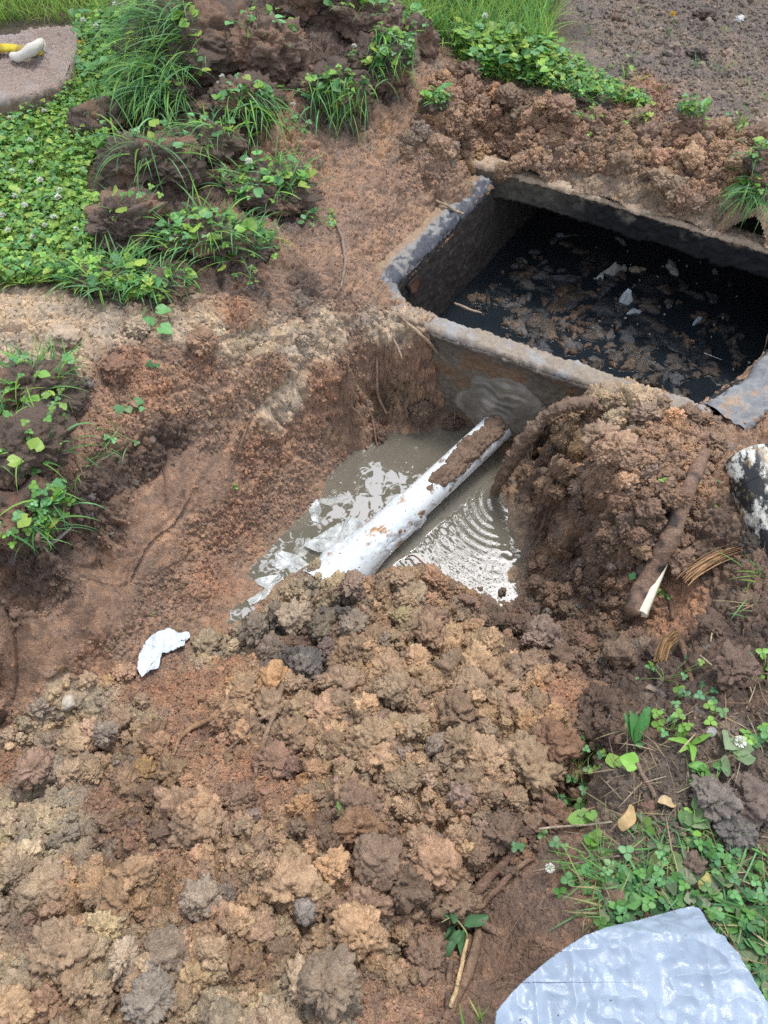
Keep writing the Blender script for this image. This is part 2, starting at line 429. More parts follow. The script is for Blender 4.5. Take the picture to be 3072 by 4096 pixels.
REG = """
lawn 20 60; lawn 60 200; lawn 20 250; lawn 130 30; lawn 90 150; lawn -80 150; lawn -100 350; lawn 470 40; lawn 520 60; lawn 550 30; lawn 40 280; lawn 100 285; lawn 560 85
dark 260 60; dark 220 100; dark 330 60; dark 380 40; dark 330 110; dark 180 150; dark 190 200; dark 130 130; dark 240 180; dark 280 210; dark 120 220; dark 160 290; dark 210 270; dark 360 90; dark 290 30; dark 240 10
red 270 90; spoil 300 170; spoil 260 230
bare 600 20; bare 680 60; bare 750 100; bare 720 30; bare 600 60; bare 900 60; bare 700 110
spoil 430 60; spoil 440 100; spoil 480 120; spoil 540 120; spoil 600 130; spoil 660 150; spoil 720 170; spoil 760 150; spoil 600 165; spoil 680 185; spoil 520 150; spoil 400 140; ochre 480 170; red 640 100; spoil 440 140; wet 600 182; wet 650 205; wet 720 228; ochre 620 140
wall 360 180; wall 400 190; wall 370 230; wall 330 260; wall 420 160; wall 340 200; dark 300 290; wall 280 290; dark 260 290; wall 350 290; wall 390 300
beige 20 310; beige 70 320; beige 120 330; beige 60 350; beige 180 330; beige 0 350; beige 215 335; beige 290 340; beige 330 340; clay 250 335; beige 390 320; red 240 320
red 130 360; wall 170 360; red 200 370; wall 220 400; red 160 390; wall 270 370; red 330 380; wall 350 360; red 310 420; red 260 470; wall 290 500; red 230 530; wall 330 440; ochre 400 395; red 420 360; wall 380 370; wall 440 400; hdark 430 410; hdark 455 420
beige 290 400; wall 190 400
dark 30 420; wall 60 440; dark 20 500; dark 60 530; dark 100 500; dark 150 470; dark 170 440; hdark 110 530; wall 130 410; hdark 20 610; hdark 60 590; dark 40 570; wall 210 440
groove 175 500; groove 130 550; groove 90 600; groove 50 640; groove 10 690; groove 190 475; groove 70 600; groove 30 660; groove 110 590; groove -50 750; groove 30 640; groove 60 625; groove 100 575; groove 140 525; groove 165 490; groove 200 480; groove 150 560; groove 110 610; groove 70 650; groove 20 700; groove 215 470; groove 0 650; groove 30 690
wall 200 530; wall 160 580; red 220 580; wall 130 640; wall 180 630; red 90 670; red 130 700; wall 230 610; wall 170 660; wall 240 560
wall 400 450; wall 360 470; groove 340 500; wet 300 560; wet 450 520; wet 380 500; wet 500 550
clay 290 610; clay 250 635; clay 320 600; clay 240 650; clay 215 655; char 275 630; char 295 660; char 340 615; hdark 320 650; heap 380 610; heap 360 650; hdark 300 640
clay 60 700; clay 100 700; clay 30 730; clay 130 710; red 160 690; red 200 680; heap 250 690; red 230 660; red 180 740; ochre 140 770; clay 60 810; clay 40 780; clay 70 830; red 20 760; hdark 0 720; heap 100 750
heap 300 720; heap 400 660; heap 450 640; heap 400 740; heap 500 720; heap 460 690; heap 340 770; heap 430 800; red 560 700; ochre 540 750; heap 520 780; heap 480 740; hdark 350 830; heap 520 680; heap 550 710; red 260 780
wall 380 850; heap 440 860; hdark 510 830; wall 160 850; hdark 120 840; heap 200 820; heap 250 850; wall 220 800; red 100 800; clay 10 880; heap 60 900; heap 150 920; heap 250 930; heap 350 920; clay 120 950; wall 200 900; heap 300 900; ochre 160 900; clay 300 990; heap 50 1000; clay 200 1000; heap 400 950; wall 420 980; wall 440 960; heap 150 1010; ochre 250 960; wall 350 985; heap 300 950; clay 20 960; wall 30 940; hdark 400 870
slope 500 980; slope 540 930; slope 520 900; slope 570 880; slope 480 1010; slope 560 840; slope 600 900; slope 545 870
litter 640 780; litter 700 800; litter 660 850; litter 740 740; litter 700 900; litter 750 900; litter 620 950; litter 720 980; litter 620 800; litter 900 800; litter 760 820
hdark 560 620; hdark 600 560; hdark 620 600; hdark 560 560; hdark 640 540; hdark 700 560; hdark 660 520; hdark 740 570; dark 700 640; dark 640 680; dark 740 650; dark 600 720; dark 680 700; hdark 600 650; dark 740 690; hdark 560 600; hdark 540 640; red 690 610; dark 650 720; hdark 720 600
heap 600 430; spoil 640 430; spoil 680 440; spoil 590 460; spoil 640 470; hdark 580 500; spoil 700 480; clay 620 420; hdark 740 520; spoil 710 440; hdark 560 470; heap 570 425; clay 590 440; hdark 545 500; spoil 760 440
"""
rg = [r.split() for l in REG.strip().splitlines() for r in l.split(';') if r.strip()]
RK = [r[0] for r in rg]
RP = march([float(r[1]) for r in rg], [float(r[2]) for r in rg])
RV = np.array([(*KIND[k][0], *KIND[k][1:]) for k in RK], F32)
def region(p):
    """soil colour and lumpiness by place, nearest kinds weigh most"""
    o = np.empty((len(p), 6), F32)
    w3 = p.astype(F32).copy(); w3 += .035*np.stack([fbm(p*9, 3, 91), fbm(p*9, 3, 92), fbm(p*9, 3, 93)], 1)
    R = RP.astype(F32)
    for c in range(0, len(p), 40000):
        q = w3[c:c+40000]
        d2 = ((q[:, None]-R[None])**2).sum(-1)+1e-4
        w = d2**-2.6
        o[c:c+40000] = (w@RV)/w.sum(1, keepdims=True)
    return o

# ------------------------------------------------------------------ soil mesh
ys = [-.45]
while ys[-1] < 4.75:
    y = ys[-1]; ys.append(y+(.0027+.0046*max(y, 0)/4.2+.004*max(0, -y))/QM)
ys = np.array(ys)
nf = int(720*QM)
sx = np.linspace(-1, 1, nf)
wid = (.65+1.2*np.clip((ys-.08)/4.1, -.15, 1.2))*1.17+.08
out = np.array([.15, .5, 1.5, 4, 12, 40, 90])
def rowx(w): return np.concatenate([-(w+out[::-1]), sx*w, w+out])
yb = np.concatenate([-.45-out[::-1], ys, ys[-1]+np.array([.15, .5, 1.5, 4, 12, 40, 90])])
wb = np.concatenate([np.full(7, wid[0]), wid, np.full(7, wid[-1])])
GX = np.stack([rowx(w) for w in wb]); GY = np.repeat(yb[:, None], GX.shape[1], 1)
NR, NC = GX.shape
HZ = H(GX, GY).reshape(NR, NC)
base = np.stack([GX, GY, HZ], -1)
du = np.gradient(base, axis=1); dv = np.gradient(base, axis=0)
nrm = np.cross(du, dv); nrm /= np.linalg.norm(nrm, axis=-1, keepdims=True)
base = base.reshape(-1, 3).astype(F32); nrm = nrm.reshape(-1, 3).astype(F32)
bu, bv, bd = proj(base)
fine = (np.abs(base[:, 0]) < 3.2) & (base[:, 1] > -.6) & (base[:, 1] < 5)
RG = np.zeros((len(base), 6), F32); RG[:, :3] = (.09, .08, .045); 
RG[fine] = region(base[fine])
disp = np.zeros(len(base), F32); tint = RG[:, :3].copy()
fi = np.nonzero(fine)[0]
p = base[fi]
big, mid, sm = RG[fi, 3], RG[fi, 4], RG[fi, 5]
wp = p+.011*np.stack([fbm(p*22, 3, 31), fbm(p*22, 3, 32), fbm(p*22, 3, 33)], 1)+.0013*np.stack([fbm(p*110, 2, 34), fbm(p*110, 2, 35), fbm(p*110, 2, 36)], 1)
c1, i1 = crumbs(wp/.125, 1)
c2, i2 = crumbs(wp/.052, 2)
c3, i3 = crumbs(wp/.021, 3)
c4, i4 = crumbs(wp/.0095, 4)
sc = np.clip(.75+.14*bd[fi], .9, 1.5)
gap = sstep(.13, .02, np.abs(fbm(wp*7.5, 3, 45)))*sstep(-.05, .25, fbm(wp*4.1, 2, 46))
d = -.03*gap*sstep(.55, 1., big)+big*(.050*(c1-.40)+.020*fbm(p*6, 3, 41))+np.maximum(big, .5*mid)*.024*(c2-.40)+mid*.0165*(c3-.42)+sm*.0088*(c4-.42)+.0020*sm*fbm(p*190, 2, 44)
# keep the shoreline calm and the rim of the tank clear
d *= .35+.65*sstep(.0, .08, np.abs(p[:, 2]-WZ))
disp[fi] = d
# dig marks along the bucket groove
gp0, gp1 = march([190, -20], [470, 715])
gd = (gp1-gp0)[:2]; gl = np.linalg.norm(gd); gd /= gl; gn = np.array([-gd[1], gd[0]])
rel = p[:, :2]-gp0[None, :2]; along = rel@gd; acr = rel@gn
gm = np.clip(1-np.abs(acr)/.16, 0, 1)*sstep(-.05, .12, along)*(1-mid)
disp[fi] += gm*(.005*vnoise(np.stack([acr*70, along*1.2, along*0], 1), 61)-.014*(np.abs(acr-.03+.006*np.sin(along*7)) < .0045)-.014*(np.abs(acr+.045+.007*np.sin(along*5+1)) < .0045))
# colour of the lumps themselves: every clod has its own soil
j = i2[:, None]; k = i1[:, None]; l = i3[:, None]
lum = (.88+.26*j)*(.92+.16*k)*(.80+.40*l)*(.86+.28*i4[:, None])
hue = np.stack([1+.09*(l-.5)+.07*(k-.5), np.ones_like(l), 1-.12*(l-.5)-.10*(k-.5)], -1)[:, 0]
grey = ((i3 > .975) & (mid > .6))[:, None]; ochre = ((i2 > .95) & (mid > .6))[:, None]; pale = ((i2 < .03) & (mid > .6))[:, None]
t = RG[fi, :3]*lum*hue
t = np.where(ochre, t*np.array([1.08, 1.0, .86]), t)
t = np.where(pale, .55*t+.45*np.array([.36, .30, .23]), t)
t = np.where(grey, .45*t+.55*np.array([.17, .17, .17]), t)
tint[fi] = np.clip(t, .01, .8)
SV = base+nrm*disp[:, None]

# ------------------------------------------------------------------ tank plan (world, at the height of its top)
back_l = rim_in[2]+Lw*.02
e0, e1, e2, e3 = P(462., 162., -.165), P(586., 196., -.165), P(768., 251., -.165), P(960., 306., -.165)
fd = (e3-e0); fd[2] = 0; fd /= np.linalg.norm(fd); bk = np.array([-fd[1], fd[0], 0])
if bk[1] < 0: bk = -bk
open_poly = [tuple(x[:2]) for x in (rim_in[0], rim_in[1], rim_in[2]+Lw*.03, e0+bk*.002+fd*.11, e1+bk*.004, e2+bk*.006, e3+bk*.006, right_end, near_r)]
# wall thickness on the trench side also stays free of soil
o0 = rim_in[0]+nn*.085+nd*.13; o1 = rim_in[0]+nd*.70+nn*.085
nearwall_poly = [tuple(x[:2]) for x in (rim_in[0]+nd*.13, rim_in[0]+nd*.70, o1, o0)]
wu, wv, wd = proj(SV)
S2 = SV[:, :2]
rp = np.array([near_r+nd*.005, T2(722, 388), T2(752, 371), T2(768, 350), T2(830, 270)])
rd = (rp[-1]-rp[0]); rd /= np.linalg.norm(rd); rsd = np.array([rd[1], -rd[0], 0])
ledge_poly = [tuple(x[:2]) for x in list(rp)+[rp[-1]+rsd*.12, rp[1]+rsd*.11, rp[0]+rsd*.055]]
inside = inpoly(base[:, 0], base[:, 1], open_poly) | inpoly(base[:, 0], base[:, 1], ledge_poly) | inpoly(base[:, 0], base[:, 1], nearwall_poly)
faces = gridfaces(NR, NC)
faces = faces[~inside[faces].all(1)]
fc_u = bu[faces[:, 0]]; fc_v = bv[faces[:, 0]]
HEAP = [(-400, 700), (20, 700), (140, 660), (215, 640), (262, 600), (312, 566), (345, 585), (400, 570), (474, 594), (515, 605), (560, 640), (600, 690), (610, 740), (575, 800), (545, 850), (490, 910), (465, 960), (440, 1060), (400, 1600), (-600, 1600)]
MOUND = [(545, 405), (600, 395), (700, 402), (720, 430), (715, 470), (700, 520), (690, 560), (660, 590), (640, 640), (610, 690), (560, 640), (515, 605), (513, 570), (540, 517), (550, 460)]
SPOIL = [(400, 150), (440, 60), (470, 75), (560, 90), (660, 100), (760, 120), (900, 150), (900, 300), (768, 252), (586, 198), (470, 168), (400, 200)]
zone = np.zeros(len(faces), int)
infront = bd[faces[:, 0]] > .05
zone[inpoly(fc_u, fc_v, HEAP) & infront] = 1
zone[inpoly(fc_u, fc_v, MOUND) & infront] = 2
zone[inpoly(fc_u, fc_v, SPOIL) & infront] = 3
def piece(k, name, **kw):
    f = faces[zone == k]
    ids, inv = np.unique(f, return_inverse=True)
    mb = MB(); mb.add(SV[ids], inv.reshape(f.shape), tint[ids])
    o = mb.build(name, M['soil'])
    return tag(o, **kw)
piece(0, 'ground', kind='structure')
piece(1, 'soil_heap', kind='stuff', label='heap of crumbly tan and brown dug soil filling the trench in front of the pipe')
piece(2, 'soil_mound', kind='stuff', label='mound of dark muddy soil between the pipe and the broken root')
piece(3, 'spoil_bank', kind='stuff', label='bank of loose red brown soil behind the open tank')

# ---- what the camera meets at each pixel: used to set things down on the real surface
BW, BH, MG = 1168, 1424, 200
vis = fine & ~inside & (wd > .1)
idx = np.nonzero(vis)[0]
ix = np.round(wu[idx]+MG).astype(int); iy = np.round(wv[idx]+MG).astype(int)
ok = (ix >= 0) & (ix < BW) & (iy >= 0) & (iy < BH); idx = idx[ok]; ix = ix[ok]; iy = iy[ok]
o = np.argsort(-wd[idx], kind='stable')
SURF = np.full((BH, BW), -1, np.int64); SURF[iy[o], ix[o]] = idx[o]
def Gi(u, v):
    x = int(round(u))+MG; y = int(round(v))+MG
    for r in range(0, 14):
        w = SURF[max(0, y-r):y+r+1, max(0, x-r):x+r+1].ravel(); w = w[w >= 0]
        if len(w): return int(w[np.argmin(wd[w]+.004*np.hypot(wu[w]-u, wv[w]-v))])
    return int(np.argmin((bu-u)**2+(bv-v)**2+np.where(vis, 0, 1e9)))
def G(u, v, up=0): return SV[Gi(u, v)].astype(float)+np.array([0, 0, up])
def line(px, up=0, smooth=2):
    """points on the soil along a line of pixels"""
    px = np.array(px, float)
    n = max(len(px), int(np.hypot(*np.diff(px[:, :2], axis=0).T).sum()/5))
    q = catmull(np.hstack([px, np.zeros((len(px), 3-px.shape[1]))]) if px.shape[1] < 3 else px, n)
    z = np.array([G(a[0], a[1])[2] for a in q])
    zz = np.pad(z, 3, 'edge'); z = np.maximum(np.convolve(zz, np.ones(7)/7, 'valid'), z-.012)
    z = np.convolve(np.pad(z, 2, 'edge'), np.ones(5)/5, 'valid')
    return P(q[:, 0], q[:, 1], z+up+q[:, 2])
def pick(n, poly, w=None, seen=True):
    """random soil points within a patch"""
    m = inpoly(bu, bv, poly) & (fine & ~inside & (bd > .1))
    c = np.nonzero(m)[0]
    area = (.0027+.0046*np.clip(base[c, 1], 0, 9)/4.2)**2
    if w is not None: area = area*w(c)
    return rng.choice(c, n, p=area/area.sum())
# ------------------------------------------------------------------ materials of made things
M['concrete'] = mat('muddy_concrete', rough=.8, var=.22, vscale=70, bump=.8, bscale=150, bdist=.004, spec=.3)
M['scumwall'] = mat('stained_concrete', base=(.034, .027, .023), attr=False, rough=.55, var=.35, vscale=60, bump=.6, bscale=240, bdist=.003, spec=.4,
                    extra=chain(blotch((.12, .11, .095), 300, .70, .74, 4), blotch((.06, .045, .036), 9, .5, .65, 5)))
M['slabface'] = mat('shade_black_concrete', rough=.7, var=.4, vscale=50, bump=1, bscale=90, bdist=.006, spec=.35)
def pvc_extra(nt, src, pos):
    s = blotch((.20, .13, .075), 30, .56, .66, 8, (1, 1, 1), .6, 1)(nt, src, pos)
    return blotch((.10, .075, .055), 120, .68, .715, 3, (1, 1, 1), .5, 4)(nt, s, pos)
M['pvc'] = mat('white_pvc', base=(.74, .79, .82), attr=False, rough=.32, var=.05, vscale=20, spec=.5, extra=pvc_extra, bump=.12, bscale=60, bdist=.002)
M['wrap'] = mat('wet_plastic_film', base=(.64, .70, .74), attr=False, rough=.3, var=.12, vscale=35, spec=.6, bump=.25, bscale=70, bdist=.003,
                extra=chain(blotch((.34, .20, .10), 22, .55, .66, 9, (1, 1, 1), .62, 2), blotch((.12, .085, .06), 90, .675, .715, 3, (1, 1, 1), .5, 5)))
def film_extra(nt, src, pos):
    s = blotch((.29, .36, .455), 11, .46, .70, 9, (1, 1, 1), .62, 7)(nt, src, pos)
    s = blotch((.36, .44, .54), 13, .55, .70, 7, (1.6, .8, 1), .55, 3)(nt, s, pos)
    s = blotch((.36, .30, .24), 30, .68, .72, 6, (1, 1, 1), .6, 9)(nt, s, pos)
    return blotch((.10, .085, .08), 85, .735, .755, 3, (1, 1, 1), .5, 12)(nt, s, pos)
M['film'] = mat('milky_plastic_sheet', base=(.25, .315, .405), attr=False, rough=.28, var=.08, vscale=14, spec=.5, extra=film_extra, bump=.5, bscale=55, bdist=.004, rough_var=.1)
M['tissue'] = mat('wet_white_tissue', rough=.6, var=.14, vscale=90, spec=.4, bump=.4, bscale=180, bdist=.002)
def soft(name, colr, lo, hi, scale):
    m = mat(name, base=colr, attr=False, rough=.3, var=.12, vscale=60, bump=.3, bscale=120, bdist=.002)
    nt = m.node_tree; n = nt.nodes.new('ShaderNodeTexNoise'); n.inputs['Scale'].default_value = scale; n.inputs['Detail'].default_value = 5
    g = nt.nodes.new('ShaderNodeNewGeometry'); nt.links.new(g.outputs['Position'], n.inputs['Vector'])
    r = nt.nodes.new('ShaderNodeMapRange'); r.inputs['From Min'].default_value = .36; r.inputs['From Max'].default_value = .62; r.inputs['To Min'].default_value = lo; r.inputs['To Max'].default_value = hi
    nt.links.new(n.outputs['Fac'], r.inputs['Value']); nt.links.new(r.outputs[0], nt.nodes['Principled BSDF'].inputs['Alpha'])
    return m
M['softfilm'] = soft('soaked_film', (.60, .64, .64), .25, .95, 22)
M['sunkfilm'] = soft('sunken_film', (.52, .54, .50), .0, .75, 26)
M['cloth'] = mat('woven_cloth', rough=.85, var=.16, vscale=120, bump=.6, bscale=320, bdist=.002, spec=.2)
M['scum'] = mat('wet_scum', rough=.34, var=.4, vscale=130, bump=1, bscale=200, bdist=.004, spec=.55, rough_var=.16)
M['litter'] = mat('dry_leaf', rough=.75, var=.25, vscale=120, bump=.5, bscale=200, bdist=.002, trans=.12)
M['plasticgrey'] = mat('grey_plastic', rough=.5, var=.15)
def murky(name, colr, alpha, rough, spec, ior=1.333):
    m = bpy.data.materials.new(name); m.use_nodes = True; nt = m.node_tree; b = nt.nodes['Principled BSDF']
    b.inputs['Base Color'].default_value = (*colr, 1); b.inputs['Roughness'].default_value = rough; b.inputs['IOR'].default_value = ior
    b.inputs['Specular IOR Level'].default_value = spec; b.inputs['Alpha'].default_value = alpha
    return m
M['water'] = murky('muddy_water', (.19, .175, .138), .9, .012, 1.0, 2.15)
M['sewage'] = murky('dark_waste_water', (.020, .028, .036), .78, .03, 1.0, 1.7)

def noisy(mb, v, f, amp, freq, seed, c, crumb=0, tf=None):
    n = normals(v, f)
    d = amp*fbm(v*freq, 4, seed)
    if crumb: d = d+crumb*(crumbs(v/.022, seed)[0]-.35)+.5*crumb*(crumbs(v/.009, seed+1)[0]-.35)
    b = mb.n
    mb.add(v+n*d[:, None], f, c)
    if tf is not None and len(tf): mb.t.append(tf+b)
    return d
def boxloft(path, n_up, width, height, step=.012, rnd=.012, side=None, one=False):
    """a wall along a path: rounded rectangular section; path is the inner top edge, width goes to side"""
    L = np.linalg.norm(np.diff(path, axis=0), axis=1); cum = np.concatenate([[0], np.cumsum(L)])
    n = int(cum[-1]/step)+2
    s = np.linspace(0, cum[-1], n)
    pth = np.stack([np.interp(s, cum, path[:, k]) for k in range(3)], 1)
    sd = np.stack([np.interp(s, cum, side[:, k]) for k in range(3)], 1)
    m = int(max(width, .02)/step)+2; h = int(height/step)+2
    sec = [(a, 0) for a in np.linspace(0, 1, m)]+[(1, b) for b in np.linspace(0, 1, h)[1:]]+[(a, 1) for a in np.linspace(1, 0, 4)[1:]]+[(0, b) for b in np.linspace(1, 0, h)[1:-1]]
    sec = np.array(sec)
    v = pth[:, None]+sec[None, :, :1]*width*sd[:, None]+np.array([0, 0, -1.])*sec[None, :, 1:]*height
    # round the top edges
    edge = (sec[:, 0] if one else np.minimum(sec[:, 0], 1-sec[:, 0]))*width; top = sec[:, 1]*height
    dip = rnd*np.clip(1-edge/rnd, 0, 1)**2*(top < rnd)
    v[:, :, 2] -= dip[None]
    return v.reshape(-1, 3), gridfaces(n, len(sec), True), sec, s
ctr = T2(620, 290)
tank = thing('septic_tank', 'open concrete septic tank of dark waste water sunk in the soil', 'tank', tuple(ctr-np.array([0, 0, .75])))
def wallcol(v, topz, mudlev, seed):
    a = np.array([.22, .195, .165]); b = np.array([.27, .275, .285]); c = np.array([.035, .035, .04]); mud = np.array([.33, .235, .16])
    n = fbm(v*14, 4, seed)[:, None]; n2 = fbm(v*45, 3, seed+3)[:, None]
    t = a+(b-a)*sstep(-.15, .35, n)
    return t, n, n2, c, mud
# left wall: bluish grey worn rim above a black inner face
lp = np.array([rim_in[1]-Lw*.03, rim_in[2]+Lw*.75]); ls = np.repeat(lside[None], 2, 0)
v, f, sec, s = boxloft(lp, None, .105, .75, step=.0075, side=ls, rnd=.022, one=True)
ss = np.tile(sec, (len(s), 1))
t, n, n2, blk, mud = wallcol(v, TZ, 0, 3)
bl = np.array([.42, .43, .45])
t = t*.55+bl*.36*(1+.35*n2)
brn = sstep(.05, .35, fbm(v*9, 3, 93))[:, None]; t = t*(1-.7*brn)+np.array([.23, .165, .115])*.7*brn
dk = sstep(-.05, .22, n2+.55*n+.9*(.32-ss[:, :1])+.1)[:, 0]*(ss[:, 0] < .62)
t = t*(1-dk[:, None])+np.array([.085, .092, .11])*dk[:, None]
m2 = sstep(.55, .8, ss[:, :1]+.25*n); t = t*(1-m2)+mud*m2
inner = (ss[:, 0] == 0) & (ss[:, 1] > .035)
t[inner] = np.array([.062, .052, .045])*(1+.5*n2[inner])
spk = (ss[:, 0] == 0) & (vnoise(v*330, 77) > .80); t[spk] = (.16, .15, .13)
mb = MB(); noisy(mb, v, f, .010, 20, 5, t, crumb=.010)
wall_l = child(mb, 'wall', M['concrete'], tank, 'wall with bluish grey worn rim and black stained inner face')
# broken corner between left and near wall, and the near wall
np_ = np.array([rim_in[1]+lside*.0, rim_in[0], rim_in[0]+nd*.12, rim_in[0]+nd*1.06]); 
cs = np.array([(lside+nn)/np.linalg.norm(lside+nn), nn*.9+lside*.25, nn, nn])
v, f, sec, s = boxloft(np_, None, .082, .75, step=.0075, side=cs, rnd=.012)
ss = np.tile(sec, (len(s), 1)); sl_ = np.repeat(s, len(sec))[:, None]
t, n, n2, blk, mud = wallcol(v, TZ, 0, 8)
pale = np.array([.35, .285, .225])
t = .45*t+.55*pale*(1+.25*n2)
g2 = sstep(.1, .35, n); t = t*(1-.6*g2)+np.array([.30, .315, .335])*.6*g2
outer = (ss[:, 0] == 1) & (ss[:, 1] > .03)
oc = np.array([.17, .145, .115])*(1+.3*n2)
br = sstep(.0, .25, n); oc = oc*(1-br)+np.array([.20, .13, .08])*br
top = sstep(.14, .03, ss[:, 1:]+.05*n); oc = oc*(1-.6*top)+np.array([.05, .045, .04])*.6*top
t[outer] = oc[outer]
inn = (ss[:, 0] == 0) & (ss[:, 1] > .02); t[inn] = (.03, .026, .022)
cn = sstep(.09, .03, sl_); t = t*(1-cn*.55)+np.array([.10, .11, .125])*cn*.55
mb = MB(); noisy(mb, v, f, .006, 24, 6, t, crumb=.009)
wall_n = child(mb, 'wall', M['concrete'], tank, 'wall with pale mud smeared rim above the pipe')
# right wall: wide grey ledge
rs = np.repeat(rsd[None], len(rp), 0)
v, f, sec, s = boxloft(rp, None, .16, .75, step=.01, side=rs, rnd=.02)
ss = np.tile(sec, (len(s), 1))
t, n, n2, blk, mud = wallcol(v, TZ, 0, 12)
t = np.array([.24, .25, .265])*(1+.35*n2+.35*n)
md_ = sstep(.05, .35, n+.5*n2+.5*(ss[:, :1]-.6)); t = t*(1-md_)+np.array([.34, .25, .18])*(1+.2*n2)*md_
t[(ss[:, 0] == 0) & (ss[:, 1] > .03)] = (.025, .024, .025)
mb = MB(); noisy(mb, v, f, .022, 13, 9, t, crumb=.014)
child(mb, 'wall', M['concrete'], tank, 'wall with wide smooth grey ledge')
# cover slab at the far side with a black dripping edge
ep = np.array([e0, e1, e2, e3])
v, f, sec, s = boxloft(ep+np.array([0, 0, .006]), None, .09, .11, step=.0085, side=np.repeat(bk[None], len(ep), 0), rnd=.012)
ss = np.tile(sec, (len(s), 1)); sl_ = np.repeat(s, len(sec))
t, n, n2, blk, mud = wallcol(v, TZ, 0, 15)
mudc = np.array([.42, .32, .23])*(1+.2*n2)
wv_ = ss[:, 1:]+.22*n+.14*n2
k = sstep(.20, .0, wv_); front = np.array([.012, .013, .016])*(1+.5*n2)  # front face near black: its backlit shade is put into the colour
gy = sstep(.22, .42, n+.3*n2)*sstep(.75, .35, ss[:, 1:]); front = front*(1-gy)+np.array([.16, .145, .12])*gy
left_ = sstep(.35, .0, sl_-.28)[:, None]; front = front*(1-.65*left_)+np.array([.14, .125, .10])*.65*left_
front = front*(1-k)+mudc*k
t = np.where((ss[:, 0] == 0)[:, None] & (ss[:, 1:] > .0), front, mudc)
t[ss[:, 1] == 1] = (.02, .02, .022)
mb = MB()
nz = normals(v, f); dd = .010*fbm(v*16, 4, 21)+.009*(crumbs(v/.03, 22)[0]-.35)+.005*(crumbs(v/.012, 23)[0]-.35)
v2 = v+nz*dd[:, None]
low = (ss[:, 0] < .35) & (ss[:, 1] > .8); v2[low, 2] -= (.030*np.clip(fbm(v[low]*np.array([11, 11, 0]), 4, 25)+.12, 0, 1)+.012*np.clip(fbm(v[low]*np.array([55, 55, 0]), 2, 26), 0, 1))
mb.add(v2, f, t)
child(mb, 'cover_slab', M['slabface'], tank, 'far cover slab with ragged blackened edge, shade put into its colour')
# dark end of the tank under the slab
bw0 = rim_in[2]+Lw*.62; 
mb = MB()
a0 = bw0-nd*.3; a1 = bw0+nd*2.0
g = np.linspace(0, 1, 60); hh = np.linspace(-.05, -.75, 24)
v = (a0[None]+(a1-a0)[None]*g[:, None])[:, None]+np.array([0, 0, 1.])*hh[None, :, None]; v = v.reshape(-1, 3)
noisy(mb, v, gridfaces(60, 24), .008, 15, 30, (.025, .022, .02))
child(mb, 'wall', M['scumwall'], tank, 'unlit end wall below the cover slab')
# rusty pocket in the left wall
pc = P(415., 287., -.25); pp = rim_in[1]+Lw*.13+np.array([0, 0, -.10])-lside*.004
th = np.linspace(0, 2*np.pi, 28, endpoint=False)
ov = []
for k, r in enumerate((1, .86, .7, .35)):
    rr = r*(1+.12*np.sin(3*th)+.10*np.sin(5*th+1))
    ov.append(pp+Lw*(.046*rr*np.cos(th))[:, None]+np.array([0, 0, 1.])*(.040*rr*np.sin(th)-.010*np.cos(th))[:, None]-lside*(.004+[.0, .007, .002, -.0005][k]))
v = np.concatenate(ov); f = gridfaces(4, 28, True)
mb = MB(); cc = np.repeat(np.array([[.05, .04, .035], [.03, .025, .022], [.16, .075, .045], [.20, .095, .06]]), 28, 0)
noisy(mb, v, f, .004, 60, 31, cc*(1+.3*fbm(v*90, 3, 32)[:, None])); mb.add(np.vstack([v[-28:], v[-28:].mean(0)]), np.stack([np.arange(28), (np.arange(28)+1) % 28, np.full(28, 28)], 1), (.19, .09, .055))
child(mb, 'broken_pocket', M['concrete'], wall_l, 'rust brown hollow broken into the black inner wall')

# waste water in the tank
SZ = -.615
g0 = rim_in[1]-nd*.1-Lw*.1
a = np.linspace(0, 1.9, 130); b = np.linspace(-.42, 1.75, 140)
v = (g0[None, None]+nd[None, None]*a[:, None, None]+Lw[None, None]*b[None, :, None]).reshape(-1, 3)
rel = (v-rim_in[0])@(-nn); 
v[:, 2] = SZ+.0007*fbm(v*28, 3, 40)
f = gridfaces(130, 140); keep = (rel[f].min(1) > -.03); f = f[keep]
mb = MB(); mb.add(v, f, (.01, .013, .017)); o = mb.build('waste_water', M['sewage']); tag(o, kind='structure')
# tank bed, dull sludge below
mb = MB(); vv = v.copy(); vv[:, 2] = SZ-.09+.02*fbm(v*9, 3, 41); mb.add(vv, f, (.012, .013, .015)); o = mb.build('sludge', M['scumwall']); tag(o, kind='structure')

# ------------------------------------------------------------------ water in the trench
xs = np.arange(-1.05, .72, .0042); yy = np.arange(1.08, 2.62, .0042)
X, Y = np.meshgrid(xs, yy); v = np.stack([X, Y, np.full(X.shape, WZ)], -1).reshape(-1, 3)
ripple = np.zeros(len(v))
for (u_, v_, a_, wl_, ph, dec) in [(512, 502, .0007, .030, 0, .15), (530, 580, .00030, .024, 1, .06), (524, 545, .00030, .034, 3, .09), (496, 600, .00022, .015, .5, .06), (486, 530, .00016, .014, .5, .04), (415, 470, .00005, .014, .2, .05)]:
    c = P(float(u_), float(v_), WZ); r = np.hypot(v[:, 0]-c[0], v[:, 1]-c[1]); r = r*(1+.10*fbm(v*np.array([7, 7, 1.]), 2, 52))
    ripple += a_*np.sin(2*np.pi*(r/wl_+.35*fbm(v*np.array([9, 9, 1.]), 2, 53))+ph)*np.exp(-r/dec)*sstep(0, .012, r)*(.5+.9*np.clip(fbm(v*np.array([6, 6, 1.])+u_, 2, 54)+.3, 0, 1))
pa, pb = P(345., 568., WZ), P(512., 418., WZ); pd_ = (pb-pa)[:2]/np.linalg.norm((pb-pa)[:2])
